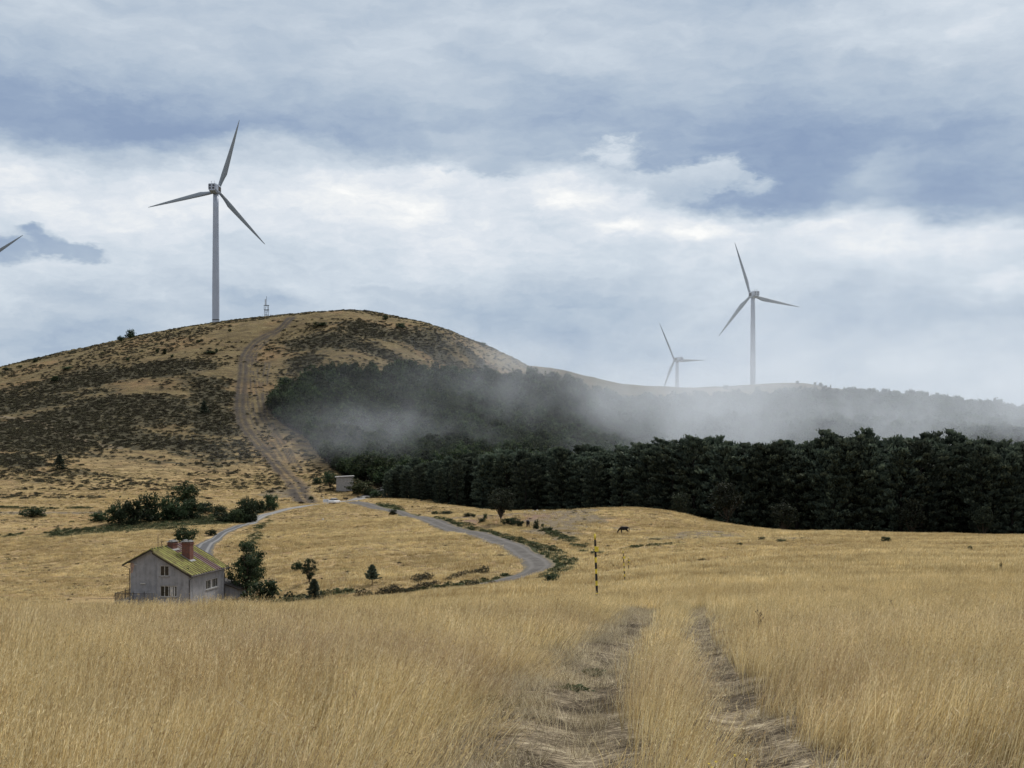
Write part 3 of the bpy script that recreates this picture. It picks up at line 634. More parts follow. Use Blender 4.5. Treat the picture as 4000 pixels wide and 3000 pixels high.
def broad(name,Ht,Rm,seed,base=.25,mat=None,npuff=70,lp=45,size=.28,puff=.75,zc=.62,zr=.42,gap=0.0,flatb=0,stems=1,trunk_r=.03):
    """round-crowned tree or shrub: puffs of leaves at the ends of real limbs"""
    r=np.random.default_rng(seed); C=[];T=[];Dn=[];limbs=[]
    for k in range(npuff):
        d=r.normal(0,1,3); d/=np.linalg.norm(d); q_=r.random()**.38
        c0=np.array((d[0]*Rm*q_,d[1]*Rm*q_,Ht*(zc+zr*d[2]*q_)))
        c0[:2]*=1+.18*math.sin(3*math.atan2(d[1],d[0])+seed)
        if c0[2]<base*Ht: c0[2]=base*Ht+abs(r.normal(0,.08*Ht))
        n=int(lp*r.uniform(.5,1.3)); rad=puff*r.uniform(.6,1.25)
        pts=r.normal(0,.55,(n,3))*rad; pts[:,2]*=.8
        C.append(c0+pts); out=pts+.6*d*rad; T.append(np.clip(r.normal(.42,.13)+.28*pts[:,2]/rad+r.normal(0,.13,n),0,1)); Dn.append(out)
        if k%3==0: limbs.append(((0,0,Ht*max(.03,base*.8)*r.uniform(.5,1.2)),tuple(c0),Ht*.008+.01))
    C=np.concatenate(C);T=np.concatenate(T);Dn=np.concatenate(Dn)
    C[:,2]=np.maximum(C[:,2],.05)
    return leafmesh(name+'_crown',[leafquads(C,size,T,r,1.5)],mat or ML_BROAD),trunk_mesh(name+'_trunk',Ht*.8,trunk_r*Ht,limbs,seed,.012)
def make_tree(name,meshes,loc,label,cat,group=None,scale=1.0,rz=0.0):
    t=empty(name,loc,rz,label,cat,group); t.scale=scale if hasattr(scale,'__len__') else (scale,)*3
    link('crown',meshes[0],t); link('trunk' if 'shrub' not in name and 'bush' not in name else 'stem',meshes[1],t); return t
# ------------------------------------------------------------------ plantation of pines
def along(pxs,vals,p): return float(np.interp(p,pxs,vals))
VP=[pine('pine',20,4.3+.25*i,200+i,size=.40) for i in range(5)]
FD=([1540,1700,2000,2400,2700,3000,3500,4000,4400],[376,362,348,336,316,304,300,300,300])
TP=([1495,1540,1600,1700,1900,2100,2400,2600,2800,3000,3300,3600,3720,3900,4400],[1880,1815,1780,1765,1748,1742,1728,1706,1702,1697,1702,1690,1688,1712,1705])
first=None; cnt=0
protos=[]
for row in range(5):
    p=1500+row*12
    while p<4330:
        D=along(*FD,p)+row*6.0+rng.uniform(-3.6,3.6); pj=p+rng.uniform(-18,18)
        x=(pj-CX)/F*D; z=float(H(x,D)); top=(HY-along(*TP,pj)-38+rng.normal(0,15)-(6 if row==0 else 0))/F*D
        h_=max(8,top-z); s=h_/20; s*=rng.uniform(.93,1.03); w=min(s,1)*rng.uniform(.78,1.32)
        lab=('dark pine in the front row of the dense plantation edge behind the golden field' if row==0 else 'dark pine packed behind the front row of the plantation beyond the field')
        gr=('pines along the front edge of the plantation' if row==0 else 'pines deeper inside the plantation')
        k=cnt%5
        if len(protos)<=k:
            t=make_tree('pine_tree',VP[k],(x,D,z),lab,'tree',gr); protos.append(t)
        else:
            t=copy_tree(protos[k],(x,D,z),0,1,lab,'tree',gr)
        t.scale=(w,w,s); t.rotation_euler=(0,0,rng.uniform(0,6.28)); cnt+=1
        p+=4.3/D*F*rng.uniform(.55,1.45)
print('pines',cnt)
# small pale broadleaf trees that stand at the foot of the plantation
VS=[broad('pale',6,2.2,300+i,base=.12,mat=ML_PALE,npuff=60,lp=40,size=.26,puff=.65) for i in range(2)]
for i,(px,yb,D,h_,lab) in enumerate([(2840,2065,286,8.5,'pale leafed young tree at the plantation foot just right of the knoll'),
    (2660,2035,300,6.0,'small thin tree at the plantation foot above the right end of the knoll'),
    (3560,2080,290,8.0,'pale bushy young tree low against the plantation right of centre'),
    (3060,2075,290,7.0,'low grey green tree at the plantation foot behind the grey patch'),
    (3840,2085,290,6.5,'pale young tree low against the plantation near the right edge')]):
    x=(px-CX)/F*D; make_tree('young_tree',VS[i%2],(x,D,float(H(x,D))),lab,'tree',None,h_/6,i)
# ------------------------------------------------------------------ wood on the hillside (beech-like round crowns)
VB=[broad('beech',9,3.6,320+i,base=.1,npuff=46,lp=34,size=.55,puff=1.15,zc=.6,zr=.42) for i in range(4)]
wx=np.array([p[0] for p in WOOD]); wy=np.array([p[1] for p in WOOD])
n=200000; X=rng.uniform(wx.min(),wx.max(),n); Y=rng.uniform(wy.min(),wy.max(),n)
k=inpoly(X,Y,WOOD)&(np.abs(X/Y)<.47); X,Y=X[k],Y[k]
cell={} ; keep=[]
for i,(a,b) in enumerate(zip(X,Y)):
    sp=3.6 if b<620 else 5.5
    key=(int(a//sp),int(b//sp),sp)
    if key in cell: continue
    cell[key]=i; keep.append(i)
X,Y=X[keep],Y[keep]
vis=visible(X,Y,11.0); X,Y=X[vis],Y[vis]
# nearest-looking ones at the wood's open left edge are trees of their own
ex=np.array([p for p in WOOD]); left=np.array([at(px,py,380) for px,py in [(1290,1430),(1180,1470),(1130,1500),(1050,1600),(1100,1655),(1190,1705),(1260,1790),(1330,1850),(1480,1880)]])
dd=pdist(X,Y,left); order=np.argsort(dd); own=order[:150]
own_set=set(own.tolist()); bp=[]
for c_,i in enumerate(own):
    s=rng.uniform(.5,.85); loc=(float(X[i]),float(Y[i]),float(H(X[i],Y[i]))-.3)
    lab='round dark green tree along the open left edge of the hillside wood'
    if len(bp)<4: t=make_tree('beech_tree',VB[len(bp)],loc,lab,'tree','trees along the left edge of the hillside wood',s); bp.append(t)
    else: t=copy_tree(bp[c_%4],loc,rng.uniform(0,6.28),s,lab,'tree','trees along the left edge of the hillside wood')
rest=np.array([i for i in range(len(X)) if i not in own_set]); X,Y=X[rest],Y[rest]; n=len(X)
s=rng.uniform(.5,.85,n)*np.where(Y>620,1.35,1.0); 
s*=np.clip(1.25-.9*sm(Y,800,950),.45,1)
crown_only=[a for a,b in VB]
scatter('hillside_wood',np.stack([X,Y,H(X,Y)-.3],-1),np.stack([np.zeros(n),np.zeros(n),rng.uniform(0,6.28,n)],-1),np.stack([s,s,s*rng.uniform(.85,1.2,n)],-1),rng.integers(0,4,n).astype(float),crown_only,'dense dark broadleaf wood covering the misty hillside')
print('wood',n)
# ------------------------------------------------------------------ clumps that nobody could count: heather and green undergrowth
def clump(name,R,h_,n,size,mat,seed):
    r=np.random.default_rng(seed); d=r.normal(0,1,(n,3)); d/=np.linalg.norm(d,axis=1)[:,None]; d[:,2]=np.abs(d[:,2]); q_=r.random((n,1))**.4
    C=d*q_*(R,R,h_); C[:,:2]*=1+.3*np.sin(3*np.arctan2(d[:,1],d[:,0])+seed)[:,None]
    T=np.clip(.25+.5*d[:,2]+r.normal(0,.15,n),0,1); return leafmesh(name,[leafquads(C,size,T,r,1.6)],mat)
CH=[clump('heather_%d'%i,.75,.38,80,.17,ML_HEATH,400+i) for i in range(3)]
CG=[clump('green_%d'%i,.75,.42,80,.18,ML_GREEN,410+i) for i in range(3)]
P3=[];R3=[];S3=[];I3=[]
for d0,d1,dens in ((380,720,.85),):
    x,y,r=field_points(d0,d1,.44,dens,55)
    he,wd,dt=lookup(x,y,'heather'),lookup(x,y,'wood'),lookup(x,y,'dirt')
    k=(((he>r.uniform(.3,.9,len(x)))|(r.random(len(x))<.30*(vnoise(x*.4,y,12,78,4)>-.05))))&(wd<.5)&(dt<.3)&visible(x,y,.5); x,y=x[k],y[k]
    p,ro,s=place(x,y,r,.55,1.45,.06,None,3); P3.append(p);R3.append(ro);S3.append(s);I3.append(r.integers(0,3,len(x)))
x,y,r=field_points(130,470,.44,1.0,56); n2=vnoise(x,y,4,77,3)
k=(r.random(len(x))<.11*(n2>.12)+.01+.10*((x<-45)&(n2>0)))&(lookup(x,y,'road')<.2)&(lookup(x,y,'wood')<.5)&visible(x,y,.5)
x,y=x[k],y[k]; p,ro,s=place(x,y,r,.2,.6,.06,None,3); P3.append(p);R3.append(ro);S3.append(s);I3.append(r.integers(0,3,len(x)))
scatter('heather',np.concatenate(P3),np.concatenate(R3),np.concatenate(S3),np.concatenate(I3).astype(float),CH,'dark brown heather covering the lower face of the big hill')
print('heather',sum(map(len,P3)))
x,y,r=field_points(125,440,.44,1.9,57)
gn=lookup(x,y,'green'); k=(gn>r.uniform(.35,1,len(x)))&(lookup(x,y,'road')<.35)&(lookup(x,y,'wood')<.5)&visible(x,y,.5); x,y=x[k],y[k]
p,ro,s=place(x,y,r,.35,.95,.06,None,3)
scatter('undergrowth',p,ro,s,r.integers(0,3,len(x)).astype(float),CG,'low green weeds on the road verges, ditches and below the shrubs')
print('green',len(x))
# ------------------------------------------------------------------ single shrubs and trees
SHR=[broad('shrub',2.0,1.25,500+i,base=.02,mat=ML_SHRUB,npuff=46,lp=52,size=.13,puff=.36,zc=.45,zr=.5,trunk_r=.02) for i in range(4)]
SHG=[broad('shrub_green',2.0,1.3,510+i,base=.02,mat=ML_GREEN,npuff=40,lp=48,size=.14,puff=.36,zc=.42,zr=.5,trunk_r=.02) for i in range(2)]
def shrub(px,yb,wpx,hpx,label,dmin=100,dmax=1500,kind=None,name='shrub',group=None,cat='shrub',D=None):
    if D is None: x,y=at(px,yb,dmin,dmax)
    else: x,y=(px-CX)/F*D,D
    k=kind if kind is not None else SHR[int(px)%4]
    W=wpx/F*y; h_=hpx/F*y
    return make_tree(name,k,(x,y,float(H(x,y))-.05),label,cat,group,(W/2.6,W/2.6,h_/1.98),px%6.0)
ROWS=[(130,2022,100,42,'low dark shrub at the far left on the dark bank'),(390,2040,75,45,'small dark shrub at the left tip of the hedge row'),
(462,2046,90,88,'tall dark shrub second from the left tip of the hedge row'),(521,2050,110,100,'dense dark shrub in the thick left half of the hedge row'),
(583,2038,110,108,'tall paler topped shrub with gaps in the hedge row'),(654,2030,70,100,'narrow pointed shrub just left of the round tree'),
(690,2034,110,84,'wide dark shrub at the foot of the round tree'),(745,2026,100,80,'wide dark shrub right below the round tree'),
(792,2006,85,48,'low shrub at the right end of the thick hedge half'),(880,2040,80,45,'low green shrub between the two hedge halves'),
(925,2045,90,58,'mid green shrub near the pale road bend'),(971,2040,80,80,'dark shrub next to the pale road'),(966,1998,80,58,'dark shrub at the back of the right hedge half'),
(1013,2005,70,52,'dark shrub between the hedge back and its right end'),(1053,1996,72,66,'round dark shrub at the right end of the hedge row'),
(850,2008,80,36,'flat shrub behind the gap in the hedge row')]
for i,a in enumerate(ROWS): shrub(*a,dmin=150,dmax=460,group='shrubs of the hedge row')
G1=broad('round_tree',5,2.3,520,base=.15,mat=ML_BROAD,npuff=70,lp=60,size=.2,puff=.55)
def tree_at(name,meshes,h0,px,yb,ytop,wfac,label,cat='tree',dmin=100,dmax=1500,rz=0,group=None):
    x,y=at(px,yb,dmin,dmax); s=(yb-ytop)/F*y/h0
    return make_tree(name,meshes,(x,y,float(H(x,y))-.05),label,cat,group,(s*wfac,s*wfac,s),rz)
tree_at('broadleaf_tree',G1,5,724,1985,1882,1.0,'round dark tree rising above the middle of the hedge row',dmin=300,dmax=460)
shrub(722,2122,95,68,'dark shrub showing above the house roof behind the chimneys',dmin=200,dmax=330,name='shrub')
shrub(826,2092,45,26,'small shrub beside the pale road just above the house',dmin=200,dmax=400)
SP=[spruce('spruce',4,1.45,530+i) for i in range(3)]
tree_at('conifer',SP[0],4,233,1832,1775,1.35,'lone dark conifer on the lower left slope of the big hill',dmin=350)
tree_at('conifer',SP[1],4,797,1615,1566,1.2,'lone dark conifer in the middle of the heather slope',dmin=350)
for px,yb,w,h_,lab in [(511,1320,40,32,'larger of the two bushes on the left skyline of the big hill'),(470,1332,30,20,'smaller bush left of its pair on the left skyline'),
 (138,1416,22,16,'small bush on the far left skyline'),(26,1447,40,12,'flat bush on the skyline at the left edge'),(80,1436,16,10,'tiny bush on the far left skyline between two bushes'),
 (614,1380,16,20,'small upright bush on the upper slope, left of a pair'),(643,1384,16,24,'small upright bush on the upper slope, right of a pair'),(672,1396,14,12,'tiny bush just below the pair on the upper slope'),
 (846,1378,12,18,'small upright bush at the right end of a flat dark patch'),(823,1382,50,10,'flat dark bush patch left of the hill track top bend'),(776,1338,16,12,'tiny bush high on the slope below the big turbine'),
 (500,1408,14,12,'tiny round bush on the upper left slope'),(898,1296,14,12,'tiny bush under the ridge left of the hill track'),(217,1490,38,22,'dark bush low on the left shoulder of the hill'),
 (264,1444,50,12,'flat dark bush patch on the left shoulder'),(1252,1276,52,18,'flat dark bush right of the hill track near the summit'),(1506,1250,24,22,'bush on the skyline right of the summit'),
 (1568,1282,36,22,'dark bush just below the skyline right of the summit'),(1886,1352,24,16,'bush on the right falling skyline before the mist'),(400,1382,14,8,'tiny bush at the left skyline near the bush pair'),
 (1239,1890,48,24,'low round bush left of the small hut'),(1337,1214,8,6,'tiny bump of a bush on the summit skyline'),(1046,1368,20,8,'low bush in the fork of the hill track'),
 (2837,1522,28,18,'dark boulder like bush on the misty ridge left of the tall turbine'),(3116,1500,14,14,'tiny bush on the misty ridge right of the tall turbine'),(3185,1508,14,16,'left of two tiny bushes on the misty ridge end'),(3205,1512,18,18,'right of two tiny bushes on the misty ridge end')]:
    shrub(px,yb,w,h_,lab,dmin=380,dmax=1100)
# hut trees
HT=broad('hut_tree',5,2.3,540,base=.3,mat=ML_SHRUB,npuff=60,lp=55,size=.2,puff=.55,trunk_r=.02)
tree_at('broadleaf_tree',HT,5,1289,1912,1846,1.12,'dark tree with two thin trunks on the left side of the hut',dmin=330)
shrub(1405,1932,105,62,'rounded green shrub hiding the right side of the hut',dmin=330,kind=SHG[0])
shrub(1301,1962,18,18,'small orange leafed bush right behind the white car',dmin=330,kind=broad('orange',2,1.2,545,base=.02,mat=ML_ORANGE,npuff=20,lp=40,size=.14,puff=.35,zc=.45,zr=.5))
for px,yb,w,h_,lab in [(1470,1945,50,34,'dark shrub on the right verge where the road enters the wood'),(1440,1935,50,30,'dark shrub between the hut shrub and the wood road'),(1215,1950,26,12,'grey green tuft of shrub beside the foot of the hill track')]:
    shrub(px,yb,w,h_,lab,dmin=330,dmax=460)
# by the house
BT=broad('big_tree',7,2.3,550,base=.12,mat=ML_SHRUB,npuff=110,lp=60,size=.18,puff=.55,zc=.5,zr=.5)
tree_at('broadleaf_tree',BT,7,965,2318,2108,1.0,'tall ragged dark tree with a narrow top right of the house',dmin=150,dmax=260)
shrub(1037,2362,165,108,'big dense round shrub in front of the tall tree beside the house',D=158)
tree_at('broadleaf_tree',broad('lean',5,1.5,552,base=.1,mat=ML_SHRUB,npuff=60,lp=55,size=.15,puff=.42,zc=.55,zr=.45),5,1208,2276,2174,.95,'slender dark tree on the slope above the small spruce',dmin=150,dmax=260)
shrub(1162,2232,44,42,'small dark shrub touching the slender tree on its left',dmin=150,dmax=260)
tree_at('conifer',SP[2],4,1227,2345,2260,1.25,'ragged dark spruce at the grass edge right of the round shrub',dmin=130,dmax=220)
tree_at('conifer',spruce('small_fir',4,1.5,533,base=.33,step=.26,dens=1.3),4,1454,2286,2206,.98,'small dark fir with a bare trunk alone on the golden knoll',dmin=130,dmax=260)
shrub(2151,2282,80,42,'dense dark bush at the right outer bend of the gravel road',dmin=110,dmax=200,kind=SHR[1])
shrub(2250,2262,40,18,'low green bush right of the dark bush at the road bend',dmin=110,dmax=200)
shrub(225,2372,110,60,'spiky dark shrub showing above the grass at the far left',D=140)
shrub(290,2372,70,34,'low spread of leaves right of the spiky dark shrub',D=141)
shrub(423,2370,60,34,'small round shrub left of the house terrace',D=150)
LT=broad('lone',6,2.3,560,base=.32,mat=ML_PALE,npuff=80,lp=45,size=.2,puff=.5,zc=.66,zr=.36,trunk_r=.016)
tree_at('broadleaf_tree',LT,6,1956,2044,1908,1.0,'small airy tree with a thin bare trunk in front of the plantation',dmin=220,dmax=300)
for px,yb,w,h_,lab in [(1895,2030,20,24,'small grey green bush left of the airy tree'),(1883,2045,34,22,'low bush left below the airy tree'),(2000,2052,70,34,'wide blue green bush right of the airy tree'),(2030,2060,30,30,'dark bush just left of the end-on horse'),
 (2095,2066,24,34,'upright bush right of the end-on horse'),(2120,2060,12,16,'tiny bush right of the upright bush'),(2150,2076,18,20,'small dark bush at the start of the second ditch'),(1850,2022,16,16,'small bush on the reddish bank'),(1700,2010,26,16,'small bush on the rim above the gravel road'),
 (1740,2012,60,18,'wide low bush on the rim above the gravel road'),(1830,2018,40,16,'low bush in the middle of the rim above the road'),(1535,2010,36,20,'dark bush at the junction side of the gravel road'),
 (3460,2120,34,28,'dark weed bush standing alone in the right meadow'),(3790,2148,20,18,'small green weed in the far right meadow'),(2890,2132,26,14,'low dark bush at the edge of the grey patch'),(2975,2112,34,16,'dark tuft behind the grey patch'),
 (3860,2128,16,8,'tiny dark weed far right in the meadow'),(3910,2235,12,34,'thin dark weed stalk in the right meadow')]:
    shrub(px,yb,w,h_,lab,dmin=100,dmax=330)
# heather bushes on the bank of the gravel road
HB=[clump('bank_heather_%d'%i,.7,.75,260,.10,ML_HEATH,430+i) for i in range(3)]
bank=[(1481,2328),(1500,2326),(1522,2324),(1545,2322),(1562,2320),(1588,2316),(1600,2310),(1622,2306),(1640,2300),(1660,2300),(1672,2290),(1690,2292),(1700,2286),(1752,2268),(1775,2262),(1800,2250),(1820,2246),(1845,2244),(1870,2238),(1890,2240),(1636,2272),(1655,2266),(1668,2262),(1530,2302),(1440,2330),(1405,2334),(1960,2180),(1755,2128),(2040,2046),(1605,2080),(1850,2292),(1920,2282)]
for px,yb in bank:
    x,y=at(px,yb,120,330); s=rng.uniform(.75,1.5)*(1 if yb>2200 else .7)
    o=link('heather_bush',HB[px%3],None,(x,y,float(H(x,y))-.03),(0,0,rng.uniform(0,6)),(s,s,s*rng.uniform(.7,1.1)))
    tag(o,'low dark heather bush on the golden bank inside the gravel road loop','bush','heather bushes inside the road loop')
# pale stones on the rim in front of the plantation
ms=simple_mat('pale_stone',(.50,.47,.42),.9,.2,4,bump=.4)
def stone(px,yb,w,h_,lab,group=None,dmin=220,dmax=400):
    x,y=at(px,yb,dmin,dmax); r=np.random.default_rng(int(px)); bm=bpy.data.meshes.new('stone')
    import bmesh
    b=bmesh.new(); bmesh.ops.create_icosphere(b,subdivisions=3,radius=1)
    for v in b.verts:
        n_=v.co.normalized(); v.co*=1+.18*math.sin(3*n_.x+px)+.12*math.sin(5*n_.y+2*n_.z+px*.3)+r.normal(0,.02); v.co.z=max(v.co.z,-.4)
    b.to_mesh(bm); b.free(); bm.materials.append(ms)
    W=w/F*y/2; o=link('stone',bm,None,(x,y,float(H(x,y))+h_/F*y*.3),(0,0,px%3),(W,W*.8,h_/F*y*.7)); tag(o,lab,'stone',group)
for a in [(2049,2002,7,5,'round pale stone at the left end of the stone row on the rim'),(2066,1998,7,5,'pale stone second from the left in the row on the rim'),(2083,1998,9,5,'low pale stone in the middle of the row on the rim'),(2099,1997,9,6,'largest pale stone in the row on the rim'),(2127,1998,12,5,'flat pale stone apart at the right end of the row on the rim'),(2092,2006,5,3,'tiny pale stone just below the row on the rim'),(2208,2012,5,3,'tiny pale stone on the grey slope right of the row'),(1262,1947,8,5,'pale stone beside the foot of the hill track'),(2478,2146,9,5,'white stone in the green strip below the grazing horse'),(1262,2030,12,4,'flat pale stone on the golden knoll')]: stone(*a)
# dry weeds standing in the near field
def weed(px,py,h_,lab,seed):
    x,y=at(px,py,8,130); r=np.random.default_rng(seed); b=MB()
    b.tube([(0,0,-.05),(.02*h_,0,h_*.5),(.06*h_,.01,h_)],[.008,.006,.003],5)
    for k in range(9):
        z=h_*r.uniform(.45,1); a=r.uniform(0,6.28); l=h_*.12*r.uniform(.5,1.3); p=(.03*h_,0,z); e=(p[0]+l*math.cos(a),l*math.sin(a),z+l*.9)
        b.tube([p,e],[.003,.002],4); b.tube([e,(e[0],e[1],e[2]+.03)],[.014,.004],5)
    o=b.build('dry_weed',MWEED,None,False,(x,y,float(H(x,y)))); tag(o,lab,'weed')
MYEL=simple_mat('yellow_petals',(.70,.55,.04),.8,.2,20)
MWEED=simple_mat('dry_weed',(.075,.05,.035),.9,.3,20)
for i,a in enumerate([(2747,2250,1.0,'thin dark weed stalk standing alone in the middle meadow'),(3066,2225,.8,'small dark seed head in the right middle meadow'),(1400,2545,.45,'small dark weed poking out of the left field'),(3215,2370,.7,'dark weed in the field right of the wheel tracks'),(3480,2420,.5,'low dark weed in the right field'),(2960,2510,.6,'dark reed like stalk right of the right wheel rut'),(3910,2250,1.2,'tall branching weed in the far right meadow'),(1345,2352,.9,'thin leafless weed on the grass crest below the fir'),(2060,2360,.4,'tiny dark weed left of the striped pole')]): weed(*a,i)

def flower(px,py,lab,seed):
    x,y=at(px,py,6,40); r=np.random.default_rng(seed); b=MB(); e=empty('flowering_weed',(x,y,float(H(x,y))),0,lab,'weed')
    tips=[]
    for k in range(5):
        a=r.uniform(0,6.28); l=r.uniform(.04,.10); t_=(l*math.cos(a),l*math.sin(a),r.uniform(.25,.5)); b.tube([(0,0,-.02),(t_[0]*.5,t_[1]*.5,t_[2]*.6),t_],[.004,.003,.002],4); tips.append(t_)
    b.build('stem',MWEED,e)
    for t_ in tips:
        f=MB(); f.tube([t_,(t_[0],t_[1],t_[2]+.012)],[.004,.009],6); f.build('flower',MYEL,e)
flower(2745,3230,'small yellow flowering weed at the bottom of the grassy strip, left of its pair',1)
flower(2880,3270,'small yellow flowering weed at the bottom of the grassy strip, right of its pair',2)

# green tufts in the wheel tracks
GT=[clump('rut_green_%d'%i,.22,.12,140,.045,ML_GREEN,450+i) for i in range(2)]
for i,(px,py,lab) in enumerate([(2235,2700,'fresh green tuft on the left side of the left wheel rut'),(2310,2640,'small green tuft farther up beside the left wheel rut')]):
    x,y=at(px,py,8,60); tag(link('green_tuft',GT[i%2],None,(x,y,float(H(x,y))),(0,0,i),(1.3,.9,.7)),lab,'grass tuft')
for i,(px,yb,w,h_,lab) in enumerate([(2330,2165,60,14,'low dark scrub patch between the striped poles and the road bend'),(2560,2112,50,12,'low green scrub strip below the grazing horse, left of the grey patch'),(3200,2145,60,10,'flat dark scrub streak in the middle of the right meadow'),(3050,2118,40,14,'small dark scrub clump near the plantation foot right of the grey patch'),(3600,2190,70,10,'flat brown scrub streak in the right meadow')]):
    shrub(px,yb,w,h_,lab,dmin=90,dmax=330)
# ------------------------------------------------------------------ the grey house
HB_Z=-21.0
hr=math.atan2(-.135,.992)
NX,NY=-40.07,165.0       # near right corner of the gable wall
W_,DPT=7.9,12.7
ux,uy=.992,-.135; vx,vy=.135,.992
ox,oy=NX-W_*ux,NY-W_*uy
house=empty('abandoned_house',(ox,oy,HB_Z),hr,'grey rendered gabled house with a mossy green roof behind the grass crest','house')
def zz(w): return w-HB_Z
def plaster():
    m,h,out=material('grey_render'); tc=h.new('ShaderNodeTexCoord').outputs['Object']
    n=h.noise(tc,1.1,6,.65); f=h.noise(tc,14,4,.7); s=h.noise(h.vm('MULTIPLY',tc,(2.2,2.2,.25)),1.6,4,.6)
    c_=h.ramp(h.m('ADD',h.m('MULTIPLY',n,.6),h.m('MULTIPLY',s,.4)),[(.32,(.165,.17,.182)),(.5,(.26,.267,.285)),(.68,(.335,.342,.36))])
    c_=h.mix(h.m('MULTIPLY',h.mr(f,.45,.7),.35),c_,(.12,.12,.125))
    principled(h,out,c_,.95,bump=f,bs=.7,bd=.03,spec=.1); return m
MP=plaster()
MDK=simple_mat('dark_timber',(.045,.038,.032),.85,.3,5)
MW=simple_mat('white_frame',(.46,.46,.44),.6,.25,6)
MGL,h_,o_=material('dark_glass'); principled(h_,o_,(.012,.014,.017),.12,spec=.5)
MME=simple_mat('rusty_metal',(.065,.06,.06),.6,.3,12,metal=.3)
MCO=simple_mat('concrete',(.24,.24,.235),.95,.25,3,bump=.4)
MCU=simple_mat('curtain',(.42,.42,.42),.9,.3,9)
# walls with openings cut from a grid of panels
def wall_panels(b,a0,a1,z0,z1top,holes,axis,c0,c1):
    """wall along 'axis' between a0..a1; z1top(a) roof line; holes (a,b,zb,zt)"""
    cuts=sorted(set([a0,a1]+[h[0] for h in holes]+[h[1] for h in holes]+[x for x in (UAP,) if axis=='x' and a0<x<a1]))
    for p,q in zip(cuts[:-1],cuts[1:]):
        hs=sorted([h for h in holes if h[0]<=p+1e-6 and h[1]>=q-1e-6],key=lambda h:h[2]); zb=z0
        for h in hs:
            b.prism([(p,zb),(q,zb),(q,h[2]),(p,h[2])],'y' if axis=='x' else 'x',c0,c1); zb=h[3]
        b.prism([(p,zb),(q,zb),(q,z1top(q)),(p,z1top(p))],'y' if axis=='x' else 'x',c0,c1)
UAP=2.84; ZAP=zz(-12.6)
def roofz(u): return ZAP-(.577*(u-UAP) if u>UAP else .52*(UAP-u))
US=3.78; RC=.7
b=MB(); t=.3; z0=.0
gw=[(4.18,5.34,zz(-15.93),zz(-14.63)),(4.2,6.37,zz(-18.48),zz(-17.14))]
wt=lambda u: roofz(u)-.14
wall_panels(b,US,W_-t,z0,wt,gw,'x',0,t)
wall_panels(b,0,US,z0,wt,[],'x',RC,RC+t)
b.box(US,US+t,t,RC+t,z0,wt(US)-.2)
sw=[(6.0,10.2,zz(-18.2),zz(-17.03)),(10.86,11.7,zz(-20.3),zz(-19.35)),(7.2,9.6,zz(-20.45),zz(-20.0))]
wall_panels(b,0,DPT,z0,lambda a:wt(W_)-.02,sw,'y',W_-t,W_)
b.box(0,t,RC+t,DPT,z0,wt(0)); wall_panels(b,t,W_-t,z0,wt,[],'x',DPT-t,DPT)
b.build('wall',MP,house)
# the back sides behind openings
b=MB(); b.box(.5,W_-.5,1.3,1.35,0.1,6); b.box(W_-1.2,W_-1.15,1.5,DPT-.6,.1,5.0); b.build('inner_wall',simple_mat('dark_interior',(.03,.03,.03),.9),house)
def window(u0,u1,z0_,z1_,n,plane,c_,sill=True,curtain=None,parent=house,dark=False):
    """plane 'g' = gable wall (normal -v) ; 's' = side wall (normal +u)"""
    wf=MB(); th=.07
    def bx(bb,a0,a1,zb,zt,d0,d1):
        if plane=='g': bb.box(a0,a1,c_+d0,c_+d1,zb,zt)
        else: bb.box(c_-d1,c_-d0,a0,a1,zb,zt)
    bx(wf,u0,u1,z0_,z0_+th,.06,.13); bx(wf,u0,u1,z1_-th,z1_,.06,.13)
    for i in range(n+1):
        a=u0+(u1-u0-th)*i/n; bx(wf,a,a+th,z0_+th,z1_-th,.06,.13)
    fr=wf.build('window',MW if not dark else MDK,parent)
    g_=MB(); bx(g_,u0+.03,u1-.03,z0_+.03,z1_-.03,.10,.115); g_.build('pane',MGL,fr)
    if sill:
        s=MB(); bx(s,u0-.13,u1+.13,z0_-.12,z0_-.003,-.09,.05); s.build('sill',MCO,fr)
    if curtain:
        k=MB()
        for (a,b_) in curtain: bx(k,a,b_,z0_+.08,z1_-.1,.085,.097)
        k.build('curtain',MCU,fr)
window(*gw[0],2,'g',0); window(*gw[1],4,'g',0,curtain=[(5.42,5.85),(5.93,6.12)])
window(*sw[0],7,'s',W_,curtain=[(7.9,8.3),(8.4,8.5)]); window(*sw[1],2,'s',W_,sill=True); window(*sw[2],4,'s',W_,sill=False,dark=True)
